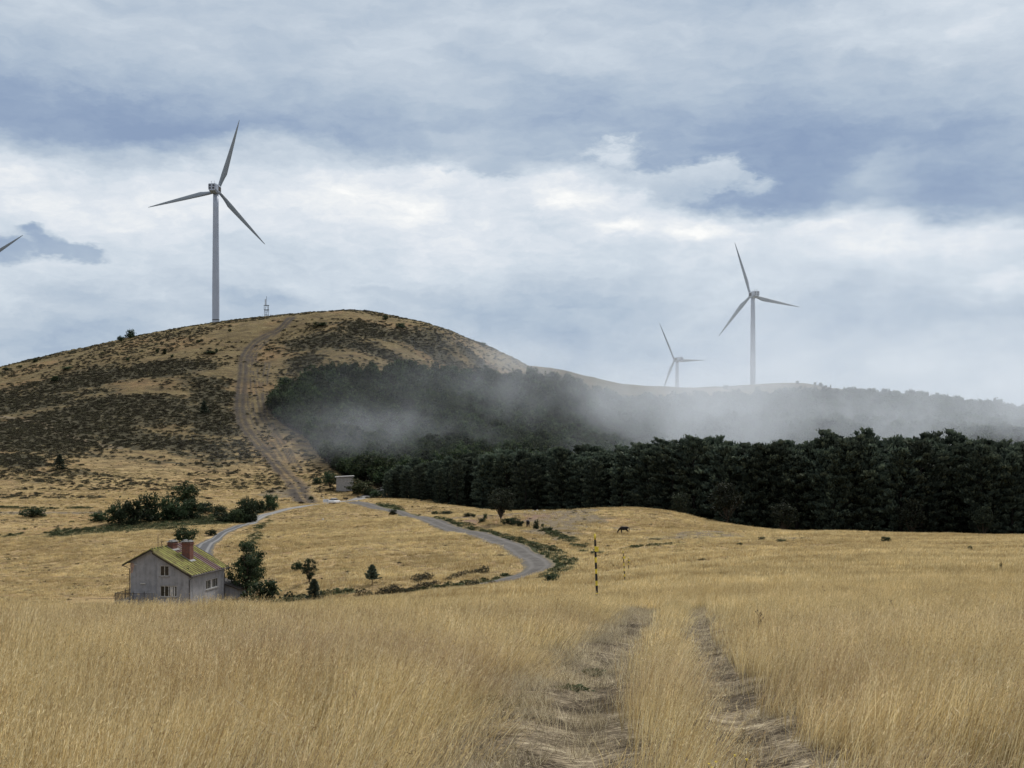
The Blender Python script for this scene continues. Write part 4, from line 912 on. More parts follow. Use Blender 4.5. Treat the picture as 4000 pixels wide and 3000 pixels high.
# corrugated roof
def roof_mat():
    m,h,out=material('mossy_corrugated_sheet'); tc=h.new('ShaderNodeTexCoord').outputs['Object']; s=h.sep(tc)
    st=h.vm('MULTIPLY',tc,(.35,1,.35)); n=h.noise(st,1.5,5,.65,.3); f=h.noise(st,6,4,.7)
    wv=h.m('SINE',h.m('MULTIPLY',s[1],6.2832/.82)); 
    moss=h.ramp(h.m('ADD',h.m('MULTIPLY',f,.5),h.m('MULTIPLY',n,.5)),[(.36,(.075,.055,.026)),(.46,(.17,.155,.042)),(.56,(.28,.29,.070)),(.70,(.38,.39,.13))])
    base=h.mix(f,(.035,.028,.020),(.10,.07,.05))
    c_=h.mix(h.mr(h.m('ADD',wv,h.m('MULTIPLY',h.m('SUBTRACT',f,.5),1.6)),-.35,.25),base,moss)
    mar=h.mix(h.mr(wv,.75,.95),(.085,.038,.044),(.26,.22,.22))
    reg=h.m('MULTIPLY',h.mr(s[1],8.1,8.3),h.mr(s[1],10.45,10.2)); reg2=h.m('MULTIPLY',h.m('MULTIPLY',h.mr(s[1],5.4,5.6),h.mr(s[1],8.0,7.8)),h.mr(s[0],4.4,4.2))
    c_=h.mix(h.m('MAXIMUM',h.m('MULTIPLY',reg,.95),h.m('MULTIPLY',reg2,.85)),c_,mar)
    principled(h,out,c_,.9,bump=f,bs=.4,bd=.03,spec=.15); return m
MRF=roof_mat()
def slope(u_ridge,u_eave,v0,v1,name='roof'):
    nv=int((v1-v0)/.0775); nu=14; V_=[];F_=[]
    for layer in (0,1):
        for i in range(nv+1):
            v=v0+(v1-v0)*i/nv
            for j in range(nu+1):
                u=u_ridge+(u_eave-u_ridge)*j/nu; lap=.018*((j%4)/4)
                z=roofz(u)+.035*math.sin(2*math.pi*v/.82)+.02*math.sin(2*math.pi*v/.155*1.0) - layer*.05 + (0 if layer else .02-lap)+.02*math.sin(v*1.1+u)
                V_.append((u,v,z))
    n1=(nv+1)*(nu+1)
    for i in range(nv):
        for j in range(nu):
            a=i*(nu+1)+j; F_.append((a,a+1,a+nu+2,a+nu+1)); F_.append((n1+a,n1+a+nu+1,n1+a+nu+2,n1+a+1))
    for i in range(nv):
        for j in (0,nu):
            a=i*(nu+1)+j; F_.append((a,a+nu+1,n1+a+nu+1,n1+a))
    for j in range(nu):
        for i in (0,nv):
            a=i*(nu+1)+j; F_.append((a,a+1,n1+a+1,n1+a))
    b=MB(); b.add(V_,F_); return b
rf=slope(UAP,-.88,.25,DPT+.45); s2=slope(UAP,3.35,.25,DPT+.45); rf.add(s2.v,s2.f); s3=slope(3.35,8.38,-.45,DPT+.45); rf.add(s3.v,s3.f)
roof=rf.build('roof',MRF,house)
b=MB(); b.tube([(UAP,.2,ZAP+.03),(UAP,DPT+.5,ZAP+.03)],.09,8); b.build('ridge_cap',MRF,roof)
b=MB()                              # verge boards and rafters
for (ua,ub,v) in ((-.9,UAP,.22),(UAP,3.35,.22),(3.35,8.4,-.48)):
    b.prism([(ua,roofz(ua)-.26),(ub,roofz(ub)-.26),(ub,roofz(ub)-.06),(ua,roofz(ua)-.06)],'y',v-.03,v)
for v in np.arange(-.2,DPT,.9): b.prism([(W_+.005,roofz(W_)-.2),(8.3,roofz(8.3)-.2),(8.3,roofz(8.3)-.07),(W_+.005,roofz(W_)-.07)],'y',v,v+.09)
b.build('verge_board',MDK,house)
b=MB(); ze=roofz(8.38)-.12; b.tube([(8.44,-.45,ze),(8.44,DPT+.45,ze-.06)],.065,8); b.build('gutter',MME,house)
for (pts) in ([(8.44,.1,ze),(W_+.07,.12,ze-.5),(W_+.07,.12,0)],[(8.44,DPT+.3,ze),(W_+.07,DPT-.1,ze-.8),(W_+.07,DPT-.1,0)],[(-.92,.4,roofz(-.9)-.1),(-.08,.62,roofz(0)-1.0),(-.08,.62,0)]):
    b=MB(); b.tube(pts,.05,8); b.build('downpipe',MME,house)
# brick chimneys
def brick():
    m,h,out=material('old_brick'); tc=h.new('ShaderNodeTexCoord').outputs['Object']; s=h.sep(tc)
    bt=h.new('ShaderNodeTexBrick'); h.inp(bt.inputs['Vector'],h.comb(h.m('ADD',s[0],s[1]),s[2],0)); bt.inputs['Scale'].default_value=1
    for k,v in (('Brick Width',.25),('Row Height',.08),('Mortar Size',.01)): bt.inputs[k].default_value=v
    h.inp(bt.inputs['Color1'],(.20,.060,.035)); h.inp(bt.inputs['Color2'],(.11,.040,.030)); h.inp(bt.inputs['Mortar'],(.14,.12,.11))
    n=h.noise(tc,2.5,4,.6); c_=h.mix(h.m('MULTIPLY',h.mr(n,.5,.7),.7),bt.outputs[0],(.10,.085,.08))
    principled(h,out,c_,.95,bump=bt.outputs[1],bs=-.5,bd=.02,spec=.1); return m
MBR=brick()
for (u0,u1,v0,v1,zt) in ((4.95,6.0,5.2,6.5,zz(-12.05)),(2.95,3.65,5.4,7.0,zz(-12.1))):
    b=MB(); zb=roofz(u1)-.4; b.box(u0,u1,v0,v1,zb,zt); b.box(u0-.07,u1+.07,v0-.07,v1+.07,zt-.3,zt-.14); c_=b.build('chimney',MBR,house)
    b=MB(); b.box(u0-.12,u1+.12,v0-.12,v1+.12,zt+.003,zt+.09); b.box(u0+.1,u0+.3,v0+.1,v1-.1,zt+.09,zt+.26); b.box(u1-.3,u1-.1,v0+.1,v1-.1,zt+.09,zt+.2); b.build('chimney_cap',MCO,c_)
    b=MB(); b.prism([(u0-.15,roofz(u0-.15)+.06),(u1+.3,roofz(u1+.3)+.06),(u1+.3,roofz(u1+.3)+.1),(u0-.15,roofz(u0-.15)+.1)],'y',v0-.2,v1+.15); b.build('flashing',MCO,c_)
for (u,v,h_,cross) in ((3.35,1.4,1.95,0),(3.1,3.2,1.2,1)):
    b=MB(); zb=roofz(u); b.tube([(u,v,zb-.1),(u,v,zb+h_)],.03,6)
    if cross: b.tube([(u-.25,v,zb+h_*.8),(u+.25,v,zb+h_*.75)],.018,5); b.tube([(u,v,zb+h_*.9),(u-.3,v+.3,zb)],.015,5)
    b.build('aerial',MME,house)
b=MB(); b.box(1.35,2.0,RC-.12,RC,zz(-17.0),zz(-16.88)); b.box(.45,.9,RC-.12,RC,zz(-14.65),zz(-14.58)); b.build('wall_ledge',MW,house)
# bare brick patch where the render fell off
b=MB(); b.prism([(.02,zz(-15.7)),(.3,zz(-15.6)),(.42,zz(-15.1)),(.62,zz(-14.6)),(.3,zz(-14.35)),(.02,zz(-14.4))],'y',RC-.012,RC-.002); b.build('bare_brick_patch',simple_mat('pale_brick',(.33,.24,.20),.95,.35,9,bump=.6),house)
# terrace and railing
b=MB(); b.box(-1.5,US-.01,-.6,RC-.005,zz(-19.15),zz(-19.0)); b.box(-1.5,-.005,RC,6,zz(-19.15),zz(-19.0)); b.box(-1.4,US-.05,-.5,RC-.03,-.2,zz(-19.153)); b.box(-1.4,-.03,RC,5.9,-.2,zz(-19.153)); b.build('terrace',MCO,house)
b=MB(); zt=zz(-18.05); zb=zz(-18.9); yf=-.54
b.box(-1.46,US-.1,yf-.02,yf+.02,zt-.05,zt); b.box(-1.46,US-.1,yf-.015,yf+.015,zb,zb+.03); b.box(-1.47,-1.43,yf,5.9,zt-.05,zt); b.box(-1.465,-1.435,yf,5.9,zb,zb+.03)
for u in np.arange(-1.4,US-.1,.12): b.box(u,u+.02,yf-.01,yf+.01,zb-.1,zt-.05)
for v in np.arange(-.4,5.9,.12): b.box(-1.46,-1.44,v,v+.02,zb-.1,zt-.05)
for u,v,e in ((-1.45,yf,.05),(.9,yf,.22),(2.35,yf,.22),(-1.45,2.5,.2),(-1.45,5.85,.2)): b.box(u-.035,u+.035,v-.035,v+.035,zz(-19.0),zt+e)
b.build('railing',MME,house)
# lean-to annexe at the back corner
an=empty('lean_to_shed',(ox+ux*8.0+vx*13.3,oy+uy*8.0+vy*13.3,HB_Z),hr,'small low shed with a sloping dark roof behind the right corner of the house','shed')
b=MB(); b.prism([(-2.2,0),(1.45,0),(1.45,zz(-18.85)),(-2.2,zz(-17.6))],'y',0,3.2); b.build('wall',MP,an)
b=MB(); b.prism([(-2.3,zz(-17.54)),(1.85,zz(-18.96)),(1.85,zz(-18.84)),(-2.3,zz(-17.42))],'y',-.35,3.5); b.build('roof',MDK,an)
# ------------------------------------------------------------------ transformer hut
hx,hy=at(1348,1921,340,450); k=hy/F
hut=empty('concrete_hut',(hx,hy,float(H(hx,hy))-.3),math.radians(9),'small tall flat roofed concrete hut at the foot of the hill between two shrubs','hut')
w=33*k; Hh=56*k+.3
MHU=simple_mat('hut_render',(.30,.29,.275),.95,.2,2.5,bump=.6)
b=MB(); b.box(-w,w,0,4.2,0,Hh); b.build('wall',MHU,hut)
b=MB(); b.prism([(-w-.45,Hh-.02),(w+.2,Hh+.28),(w+.2,Hh+.52),(-w-.45,Hh+.24)],'y',-.4,4.6); b.build('roof',simple_mat('roof_slab',(.40,.39,.37),.9,.2,2),hut)
b=MB(); b.box(w*.35,w*.42,-.06,-.002,1.9,2.35); b.build('vent',MW,hut)
b=MB(); b.prism([(-w-.2,-.4),(w+.3,-.4),(w*.5,.42),(-w*.3,.36)],'y',-.5,-.05); b.build('footing',MCO,hut)
# ------------------------------------------------------------------ sign, posts, car
sx,sy=at(1273,1972,330,450); k=sy/F
sg=empty('information_sign',(sx,sy,float(H(sx,sy))),.05,'white rectangular notice board on two legs beside the road junction','sign')
zb=9*k
b=MB(); b.box(-11.5*k,11.5*k,-.03,.03,zb,zb+13*k); b.build('board',simple_mat('white_board',(.72,.73,.74),.5,.06,2),sg)
b=MB(); 
for i in range(4): b.box(-8*k,(-1+2*(i%2))*k,-.036,-.031,zb+(3+2*i)*k,zb+(3.8+2*i)*k)
b.box(2.5*k,8.5*k,-.036,-.031,zb+3*k,zb+9*k); b.build('board_print',simple_mat('faded_print',(.36,.42,.50),.7,.2,9),sg)
for s in (-6,6):
    b=MB(); b.box(s*k-.04,s*k+.04,-.04+.075,.04+.075,-.3,zb+11*k); b.build('leg',MW,sg)
for px,yb,hp,lab in ((1352,1961,17,'thin dark marker post on the edge of the pale road by the junction'),):
    x,y=at(px,yb,330,450); b=MB(); hh=hp*y/F; b.tube([(0,0,-.2),(0,0,hh)],[.06,.05],8); b.box(-.09,.09,-.02,.02,hh*.7,hh*.95); tag(b.build('marker_post',MME,None,False,(x,y,float(H(x,y)))),lab,'post')
x,y=at(1257,1941,340,450); b=MB(); q_=y/F
b.tube([(0,0,-.2),(-.1,0,12*q_),(-.35,0,27*q_)],[.09,.07,.04],7)
for a,l in ((.6,.5),(2.4,.6),(1.5,.5)): b.tube([(-.33,0,26*q_),(-.33+l*math.cos(a),0,26*q_+l*math.sin(a))],[.03,.06],5)
tag(b.build('dead_sapling',simple_mat('grey_bark',(.22,.17,.11),.9,.3,9),None,False,(x,y,float(H(x,y)))),'thin leafless sapling standing left of the notice board','sapling')
cx0,cy0=at(1304,1969,355,450); 
car=empty('parked_car',(cx0,cy0+1.5,float(H(cx0,cy0+1.5))+.03),math.radians(160),'small white car facing the field, parked at the road junction','car')
MCAR=simple_mat('white_paint',(.75,.76,.77),.35,.04,2,spec=.5); MTY=simple_mat('tyre',(.02,.02,.02),.9)
def loft(secs):
    b=MB(); n=len(secs[0]); vs=[p for s in secs for p in s]; fs=[]
    for i in range(len(secs)-1):
        for j in range(n): fs.append((i*n+j,i*n+(j+1)%n,(i+1)*n+(j+1)%n,(i+1)*n+j))
    fs+=[tuple(range(n-1,-1,-1)),tuple(range((len(secs)-1)*n,len(secs)*n))]; b.add(vs,fs); return b
def sec(y,w0,w1,z0_,z1_): return [(-w0,y,z0_),(w0,y,z0_),(w0+.02,y,(z0_+z1_)/2),(w1,y,z1_),(-w1,y,z1_),(-w0-.02,y,(z0_+z1_)/2)]
body=loft([sec(-2.05,.72,.62,.35,.62),sec(-1.9,.84,.74,.25,.72),sec(-1.0,.87,.78,.22,.9),sec(1.2,.87,.80,.22,.96),sec(1.85,.86,.74,.25,.95),sec(2.02,.78,.66,.35,.8)])
bo=body.build('body',MCAR,car,True,bevel=.03)
gl=loft([sec(-.95,.76,.75,.88,.9),sec(-.35,.74,.60,.9,1.38),sec(.95,.74,.60,.94,1.42),sec(1.75,.72,.68,.92,.97)]); gl.build('cabin_glass',MGL,car,False)
rf_=MB(); rf_.box(-.6,.6,-.3,.95,1.40,1.46); rf_.build('roof',MCAR,car,bevel=.02)
for sxx in (-1,1):
    for yy in (-1.25,1.3):
        b=MB(); b.tube([(sxx*.70,yy,.31),(sxx*.88,yy,.31)],.31,16); wh=b.build('wheel',MTY,car); b=MB(); b.tube([(sxx*.875,yy,.31),(sxx*.895,yy,.31)],.19,12); b.build('rim',MW,wh)
    b=MB(); b.box(sxx*.6-.12,sxx*.6+.12,-2.04,-1.95,.58,.70); b.build('headlight',MW,car)
b=MB(); b.box(-.35,.35,-2.09,-2.03,.40,.54); b.build('grille',MDK,car)
# ------------------------------------------------------------------ striped snow poles
MY=simple_mat('yellow_paint',(.75,.60,.07),.6,.2,10); MK=simple_mat('black_paint',(.018,.018,.018),.6,.2,10)
def snow_pole(px,yb,hgt,r,bands,lean,lab,plate=True,dmin=50,dmax=200,D=None):
    x,y=at(px,yb,dmin,dmax) if D is None else ((px-CX)/F*D,D)
    e=empty('striped_pole',(x,y,float(H(x,y))),0,lab,'pole','striped snow poles along the field')
    b=MB(); z=-.4; cuts=[0]+[q*hgt for q in bands]; P0=lambda z:(lean*z/hgt,0,z)
    for i in range(len(cuts)-1):
        za=-.4 if i==0 else cuts[i]; b.tube([P0(za),P0(cuts[i+1])],[r*(1-.25*max(za,0)/hgt),r*(1-.25*cuts[i+1]/hgt)],10,i%2,caps=(i==len(cuts)-2))
    b.build('pole',[MK,MY],e,True)
    if plate:
        b=MB(); zc=hgt*.79; xx=lean*.79; b.box(xx-.02,xx+.14,-r-.03,-r-.005,zc-.02*hgt,zc+.045*hgt); b.build('marker_plate',MY,e)
        b=MB(); b.box(xx-.12,xx-.04,-.02,.02,zc-.01,zc+.03); b.build('bracket',MK,e)
    return e
B1=[(1610-q)/1205 for q in (1530,1510,1470,1450,1320,1235,1110,1025,910,820,705,625,505,405)]
snow_pole(2334,2343,3.45,.06,[(q*3.06+.39)/3.45 for q in B1],-.12,'nearest and tallest yellow and black striped pole with a yellow plate',D=60)
B2=[(1345-q)/(1345-790) for q in (1310,1280,1215,1175,1118,1080,1040,985,910,885,830,790)]
e=snow_pole(2442,2283,2.55,.04,B2,-.16,'second striped pole, farther and shorter, just right of the nearest one')
B3=[(1150-q)/(1150-925) for q in (1110,1095,1030,1010,975,960,940,925)]
snow_pole(2456,2239,1.6,.04,B3,-.03,'farthest and shortest striped pole, right next to the second one')
# ------------------------------------------------------------------ lattice mast on the ridge
mx,my=at(1037,1236,600,700); k=my/F
mast=empty('antenna_mast',(mx,my+2,float(H(mx,my+2))-1),0,'small lattice antenna tower on the skyline left of the hill track top','mast')
def fr(b,x0,x1,z,r=.06):
    for s in (0,1.6): b.tube([(x0,s,z),(x1,s,z)],r,5)
    for x_ in (x0,x1): b.tube([(x_,0,z),(x_,1.6,z)],r,5)
b=MB()
for (xa,xb) in ((-.95,-.75),(.95,.75)):
    for s in (0,1.6): b.tube([(xa,s,-.5),(xb,s,6.6)],.07,5)
b.tube([(-.9,0,.5),(.8,0,4.3)],.05,5); b.tube([(.9,0,.5),(-.8,0,4.3)],.05,5); b.tube([(.1,0,0),(.1,0,4.6)],.06,5)
fr(b,-.9,.9,2.0); fr(b,-.85,.85,4.4,.08)
b.build('frame',MME,mast)
for z,w2 in ((4.5,1.25),(6.7,1.25)):
    b=MB(); b.box(-w2,w2,-.2,1.9,z-.05,z+.07); b.build('platform',MME,mast)
b=MB()
for x_ in (-1.2,-.4,.4,1.2): b.tube([(x_,-.15,4.5),(x_,-.15,6.7)],.04,5)
b.build('rail',MME,mast)
b=MB(); b.tube([(-.6,.8,6.7),(-.6,.8,9.6)],.22,8); b.tube([(-.6,.8,9.6),(-.6,.8,9.9)],[.26,.1],8); b.build('antenna',simple_mat('grey_radome',(.35,.36,.38),.6,.1,3),mast)
b=MB(); b.tube([(.05,.8,6.7),(0,.8,11.3)],.09,6); b.build('antenna',MME,mast)
b=MB()
for p in ((-2.6,-1,-.8),(3.6,-1,-.8),(.5,5,-.8)): b.tube([p,(0,.8,6.6)],.02,4)
b.build('guy_wire',MME,mast)
# ------------------------------------------------------------------ wind turbines
MTW=simple_mat('turbine_paint',(.40,.45,.53),.5,.05,.2,spec=.4)
MTB=simple_mat('blade_paint',(.26,.30,.335),.55,.08,.2,spec=.4)
def blade_mesh(R):
    b=MB(); n=22; K=14; secs=[]
    for i in range(n+1):
        t_=i/n; z=1.2+(R-1.2)*t_
        if t_<.06: ch=1.9; th=1.8
        else:
            q_=(t_-.06)/.94; ch=1.9+(3.05-1.9)*min(1,q_/.16) if q_<.16 else 3.05*(1-(q_-.16)/.84)**.85+.28
            th=max(.10,1.5*(1-q_)**1.4)
        tw=math.radians(22*(1-t_)**1.5+2); pts=[]
        for k in range(K):
            a=2*math.pi*k/K; x_=math.cos(a); y_=math.sin(a)
            X=ch*(x_*.5+ (.18 if t_>.06 else 0)*min(1,(t_-.06)*6 if t_>.06 else 0)); Y=th*.5*y_*(1-.35*x_ if t_>.06 else 1)
            pts.append((X*math.cos(tw)-Y*math.sin(tw), X*math.sin(tw)+Y*math.cos(tw)-1.2*t_*t_, z))
        secs.append(pts)
    return loft(secs).mesh('blade',MTB,True)
BLM=blade_mesh(43.5)
def turbine(px,D,hub_py,yaw,ang,label,base_z=None,dir_=1,hubpx=None):
    """rotor faces away from (dir 1) or towards (dir -1) the camera; yaw about vertical; ang = angle of the first blade"""
    x=(px-CX)/F*D; zh=(HY-hub_py)/F*D; z0_=float(H(x,D))-1.0; hh=zh-z0_
    t=empty('wind_turbine',(x,D,z0_),yaw,label,'wind turbine','wind turbines on the ridge')
    b=MB(); n=10; prof=[(i/n*(hh-2.0),2.12-.52*max(0,i/n-.35)/.65) for i in range(n+1)]
    b.tube([(0,0,z) for z,_ in prof],[r for _,r in prof],28); tw=b.build('tower',MTW,t,True)
    zb_=float((HY-1250)/F*D)-z0_ if hub_py<800 else hh*.03
    b=MB(); b.tube([(0,0,zb_-.25),(0,0,zb_+.25)],2.16,28); b.build('tower_band',MME,tw)
    # nacelle: long box, back end towards -y, rotor at +y
    nb=loft([[(-1.3,-6.2,hh-1.3),(1.3,-6.2,hh-1.3),(1.75,-6.2,hh-.6),(1.75,-6.2,hh+1.6),(1.5,-6.2,hh+2.0),(-1.5,-6.2,hh+2.0),(-1.75,-6.2,hh+1.6),(-1.75,-6.2,hh-.6)],
     [(-1.5,-3,hh-2.1),(1.5,-3,hh-2.1),(1.95,-3,hh-1.2),(1.95,-3,hh+1.7),(1.6,-3,hh+2.1),(-1.6,-3,hh+2.1),(-1.95,-3,hh+1.7),(-1.95,-3,hh-1.2)],
     [(-1.5,2.2,hh-1.9),(1.5,2.2,hh-1.9),(1.9,2.2,hh-1.2),(1.9,2.2,hh+1.5),(1.5,2.2,hh+1.9),(-1.5,2.2,hh+1.9),(-1.9,2.2,hh+1.5),(-1.9,2.2,hh-1.2)]])
    nb.v=[(a*1.3,b_*1.08,hh+(c_-hh)*1.25) for a,b_,c_ in nb.v]
    nc=nb.build('nacelle',MTW,t,False,bevel=.12)
    for (vx_,vz) in ((-.95,1.1),(.75,1.1),(-.95,-.15),(.6,-.15)):
        b=MB(); b.box(vx_*1.3-.52,vx_*1.3+.52,-6.78,-6.70,hh+vz*1.25-.5,hh+vz*1.25+.5); b.build('vent',MGL,nc)
    for s in (-1,1):
        b=MB(); b.box(s*2.55-.04,s*2.55+.04,-2.6,1.6,hh-1.1,hh+1.5); b.build('side_grille',MDK,nc)
    b=MB(); b.tube([(-.9,-5,hh+2),(-.9,-5,hh+4.2)],.07,5); b.tube([(-1.4,-5,hh+4.0),(-.4,-5,hh+4.0)],.05,5); b.tube([(.9,-5,hh+2),(.9,-5,hh+4.3)],.06,5); b.build('wind_sensor',MME,nc)
    b=MB(); b.tube([(0,2.2,hh),(0,3.0,hh),(0,4.8,hh),(0,5.6,hh)],[1.7,1.75,1.4,.3],20); hb=b.build('hub',MTW,t,True)
    for i in range(3):
        a=math.radians(ang+120*i)
        o=bpy.data.objects.new('blade',BLM); COL.objects.link(o); o.parent=t; o.location=(0,3.8,hh)
        o.rotation_euler=(0,math.pi/2-a,0)
    return t
turbine(843,785,741,math.radians(-7),72,'big wind turbine with three dark blades standing left on the hill ridge')
turbine(2941,1050,1152,math.radians(17),109.5,'tall right hand wind turbine with its tower fading into mist')
turbine(2645,1388,1405,math.radians(38),122,'smaller wind turbine left of the tall one, mostly veiled by mist')
turbine(-158,785,1060,math.radians(-7),29,'wind turbine outside the left edge with one blade tip showing in the sky')
# ------------------------------------------------------------------ grazing horses
MH=simple_mat('black_coat',(.018,.015,.014),.75,.3,4,spec=.2); MHR=simple_mat('black_hair',(.010,.009,.009),.9,.2,8)
def horse(loc,rz,label,scale=1.0):
    e=empty('horse',loc,rz,label,'horse')
    # skeleton: x forward, z up (head at +x)
    pts={'croup':(-.62,0,1.22,.25,.27),'hip':(-.42,0,1.16,.27,.30),'belly':(-.05,0,1.07,.29,.37),'girth':(.32,0,1.09,.27,.36),'withers':(.50,0,1.20,.18,.27),
     'chest':(.66,0,1.08,.17,.24),'neck1':(.88,0,.92,.12,.17),'neck2':(1.08,0,.66,.10,.13),'poll':(1.20,0,.45,.09,.11),'face':(1.24,0,.26,.08,.095),'muzzle':(1.22,0,.08,.055,.06),
     'dock':(-.84,0,1.22,.08,.10)}
    edges=[('hip','croup'),('croup','dock'),('hip','belly'),('belly','girth'),('girth','withers'),('withers','chest'),('chest','neck1'),('neck1','neck2'),('neck2','poll'),('poll','face'),('face','muzzle')]
    for s,off in ((1,.05),(-1,-.10)):
        n='l' if s>0 else 'r'
        pts['sh'+n]=(.52,s*.13,.88,.11,.15); pts['el'+n]=(.48+off*.4,s*.15,.66,.075,.09); pts['kn'+n]=(.52+off,s*.15,.40,.048,.052); pts['fe'+n]=(.51+off,s*.15,.14,.034,.036); pts['ho'+n]=(.55+off,s*.15,.02,.05,.05)
        edges+=[('girth','sh'+n),('sh'+n,'el'+n),('el'+n,'kn'+n),('kn'+n,'fe'+n),('fe'+n,'ho'+n)]
        o2=off*2
        pts['st'+n]=(-.48,s*.15,.86,.13,.17); pts['th'+n]=(-.55+o2*.5,s*.16,.66,.085,.10); pts['hk'+n]=(-.74+o2,s*.16,.46,.05,.06); pts['pa'+n]=(-.66+o2,s*.16,.15,.035,.037); pts['hh'+n]=(-.61+o2,s*.16,.02,.05,.05)
        edges+=[('hip','st'+n),('st'+n,'th'+n),('th'+n,'hk'+n),('hk'+n,'pa'+n),('pa'+n,'hh'+n)]
        pts['ear'+n]=(1.14,s*.06,.52,.022,.03); pts['ert'+n]=(1.20,s*.085,.62,.008,.012); edges+=[('poll','ear'+n),('ear'+n,'ert'+n)]
    names=list(pts); me=bpy.data.meshes.new('horse_body'); me.from_pydata([pts[n][:3] for n in names],[(names.index(a),names.index(b)) for a,b in edges],[])
    me.materials.append(MH); o=link('body',me,e); sk=o.modifiers.new('skin','SKIN'); sk.use_smooth_shade=True
    for i,n in enumerate(names): d=me.skin_vertices[0].data[i] if me.skin_vertices else None
    if not me.skin_vertices:
        bpy.context.view_layer.objects.active=o; bpy.ops.mesh.customdata_skin_add()
    for i,n in enumerate(names):
        d=me.skin_vertices[0].data[i]; d.radius=(pts[n][3],pts[n][4]); d.use_root=(n=='hip')
    sb=o.modifiers.new('sub','SUBSURF'); sb.levels=1; sb.render_levels=2
    b=MB(); b.tube([(-.84,0,1.28),(-.93,0,1.15),(-.92,.02,.85),(-.90,.03,.60)],[.05,.07,.07,.02],8); b.build('tail',MHR,e,True)
    b=MB(); b.tube([(.52,0,1.42),(.80,0,1.16),(1.06,0,.86),(1.24,0,.58)],[.03,.06,.06,.02],6); b.build('mane',MHR,e,True)
    e.scale=(scale,)*3; return e
x,y=at(2438,2087,200,290); horse((x,y,float(H(x,y))-.03),math.pi,'black horse grazing side-on in the middle meadow')
x,y=at(2062,2061,200,300); horse((x,y,float(H(x,y))-.03),math.radians(97),'black horse seen end-on beside grey green bushes')
# ------------------------------------------------------------------ sky
world=bpy.data.worlds.new('World'); SC.world=world; world.use_nodes=True; nt=world.node_tree; nt.nodes.clear(); h=N(nt)
SUN_AZ=math.radians(28); SUN_EL=math.radians(48)
geo=h.new('ShaderNodeTexCoord').outputs['Generated']; sx_,sy_,sz_=h.sep(geo)
az=h.m('ARCTAN2',sx_,sy_); hyp=h.m('SQRT',h.m('ADD',h.m('MULTIPLY',sx_,sx_),h.m('MULTIPLY',sy_,sy_))); el=h.m('DIVIDE',sz_,h.m('MAXIMUM',hyp,.02))
def A_(px): return math.atan((px-CX)/F)
def E_(px,py): return (HY-py)/F*math.cos(A_(px))
K=1/F
base=h.comb(az,h.m('MULTIPLY',el,2.2),0)
w1=h.noise(base,5,2,.6,color=True,dim='2D'); w2=h.noise(base,22,4,.66,color=True,dim='2D')
def off(c_,a): return h.vm('SCALE',h.vm('SUBTRACT',c_,(.5,.5,.5)),a)
uvA=h.vm('ADD',h.vm('ADD',h.comb(az,el,0),off(w1,.05)),off(w2,.022))       # soft layers
uvB=h.vm('ADD',h.vm('ADD',h.comb(az,el,0),off(w1,.012)),off(w2,.022))      # ragged little clouds
A0,A1,_=h.sep(uvA); B0,B1,_=h.sep(uvB)
class G:                                                     # a soft spot in the sky, summed cheaply by total()
    def __init__(g,uv,px,py,sx,sy,amp): g.uv=uv; g.s=(1/(sx*K),1/(sy*K),0); g.o=(-A_(px)/(sx*K),-E_(px,py)/(sy*K),0); g.a=amp
def ga(uv,px,py,sx,sy,amp): return G(uv,px,py,sx,sy,amp)
def total(L):
    s=None
    for x in L:
        if isinstance(x,G):
            n=h.new('ShaderNodeVectorMath',operation='MULTIPLY_ADD'); h.inp(n.inputs[0],x.uv); h.inp(n.inputs[1],x.s); h.inp(n.inputs[2],x.o)
            e=h.m('POWER',math.exp(-1),h.vm('DOT_PRODUCT',n.outputs[0],n.outputs[0]))
            s=h.m('MULTIPLY',e,x.a) if s is None else h.m('MULTIPLY_ADD',e,x.a,s)
        else: s=x if s is None else h.m('ADD',s,x)
    return s
# cloud deck with a lower edge that wanders across the sky
def edge_v(px,py): return ((A_(px)+1)/2,(E_(px,py))/.5)
stops=[(-1500,520),(0,600),(800,600),(1300,575),(1600,590),(1850,640),(2100,690),(2400,740),(2750,800),(3100,835),(3450,805),(3700,840),(4000,880),(5000,900)]
er=h.ramp(h.m('MULTIPLY',h.m('ADD',A0,1.0),.5),[(edge_v(a,b)[0],edge_v(a,b)[1]) for a,b in stops])
ev=h.m('MULTIPLY',er,.5)
ab=h.m('SUBTRACT',A1,ev)                                     # height above the edge
deck=h.mr(ab,h.mr(A0,-.25,.1,-.020,-.008),h.mr(A0,-.25,.1,.020,.012))
bw=h.vm('ADD',base,off(w2,.03)); soft=h.noise(bw,9,4,.6,dim='2D'); fine=h.noise(bw,34,4,.64,dim='2D'); wisps=h.noise(h.comb(A0,h.m('MULTIPLY',A1,5),3.0),6,5,.62,dim='2D')
Vd=total([h.m('ADD',.46,0.0),ga(uvA,200,480,1050,145,-.42),ga(uvA,900,520,600,60,-.14),ga(uvA,3150,600,950,260,-.42),ga(uvA,3950,780,350,110,-.22),ga(uvA,2850,770,350,40,-.12),
 ga(uvA,3850,60,800,220,.24),ga(uvA,1500,120,700,160,.06),ga(uvA,2200,330,700,120,-.12),ga(uvA,1650,430,350,60,-.10),ga(uvA,2300,560,380,90,.02),ga(uvA,3450,640,110,90,.26),ga(uvA,300,120,500,100,.04),
 h.m('MULTIPLY',h.m('SUBTRACT',soft,.5),.55),h.m('MULTIPLY',h.m('SUBTRACT',fine,.5),.16),h.m('MULTIPLY',h.m('SUBTRACT',wisps,.5),.34)])
low=h.mr(A1,E_(2000,800),E_(2000,1400),.80,.50,False)
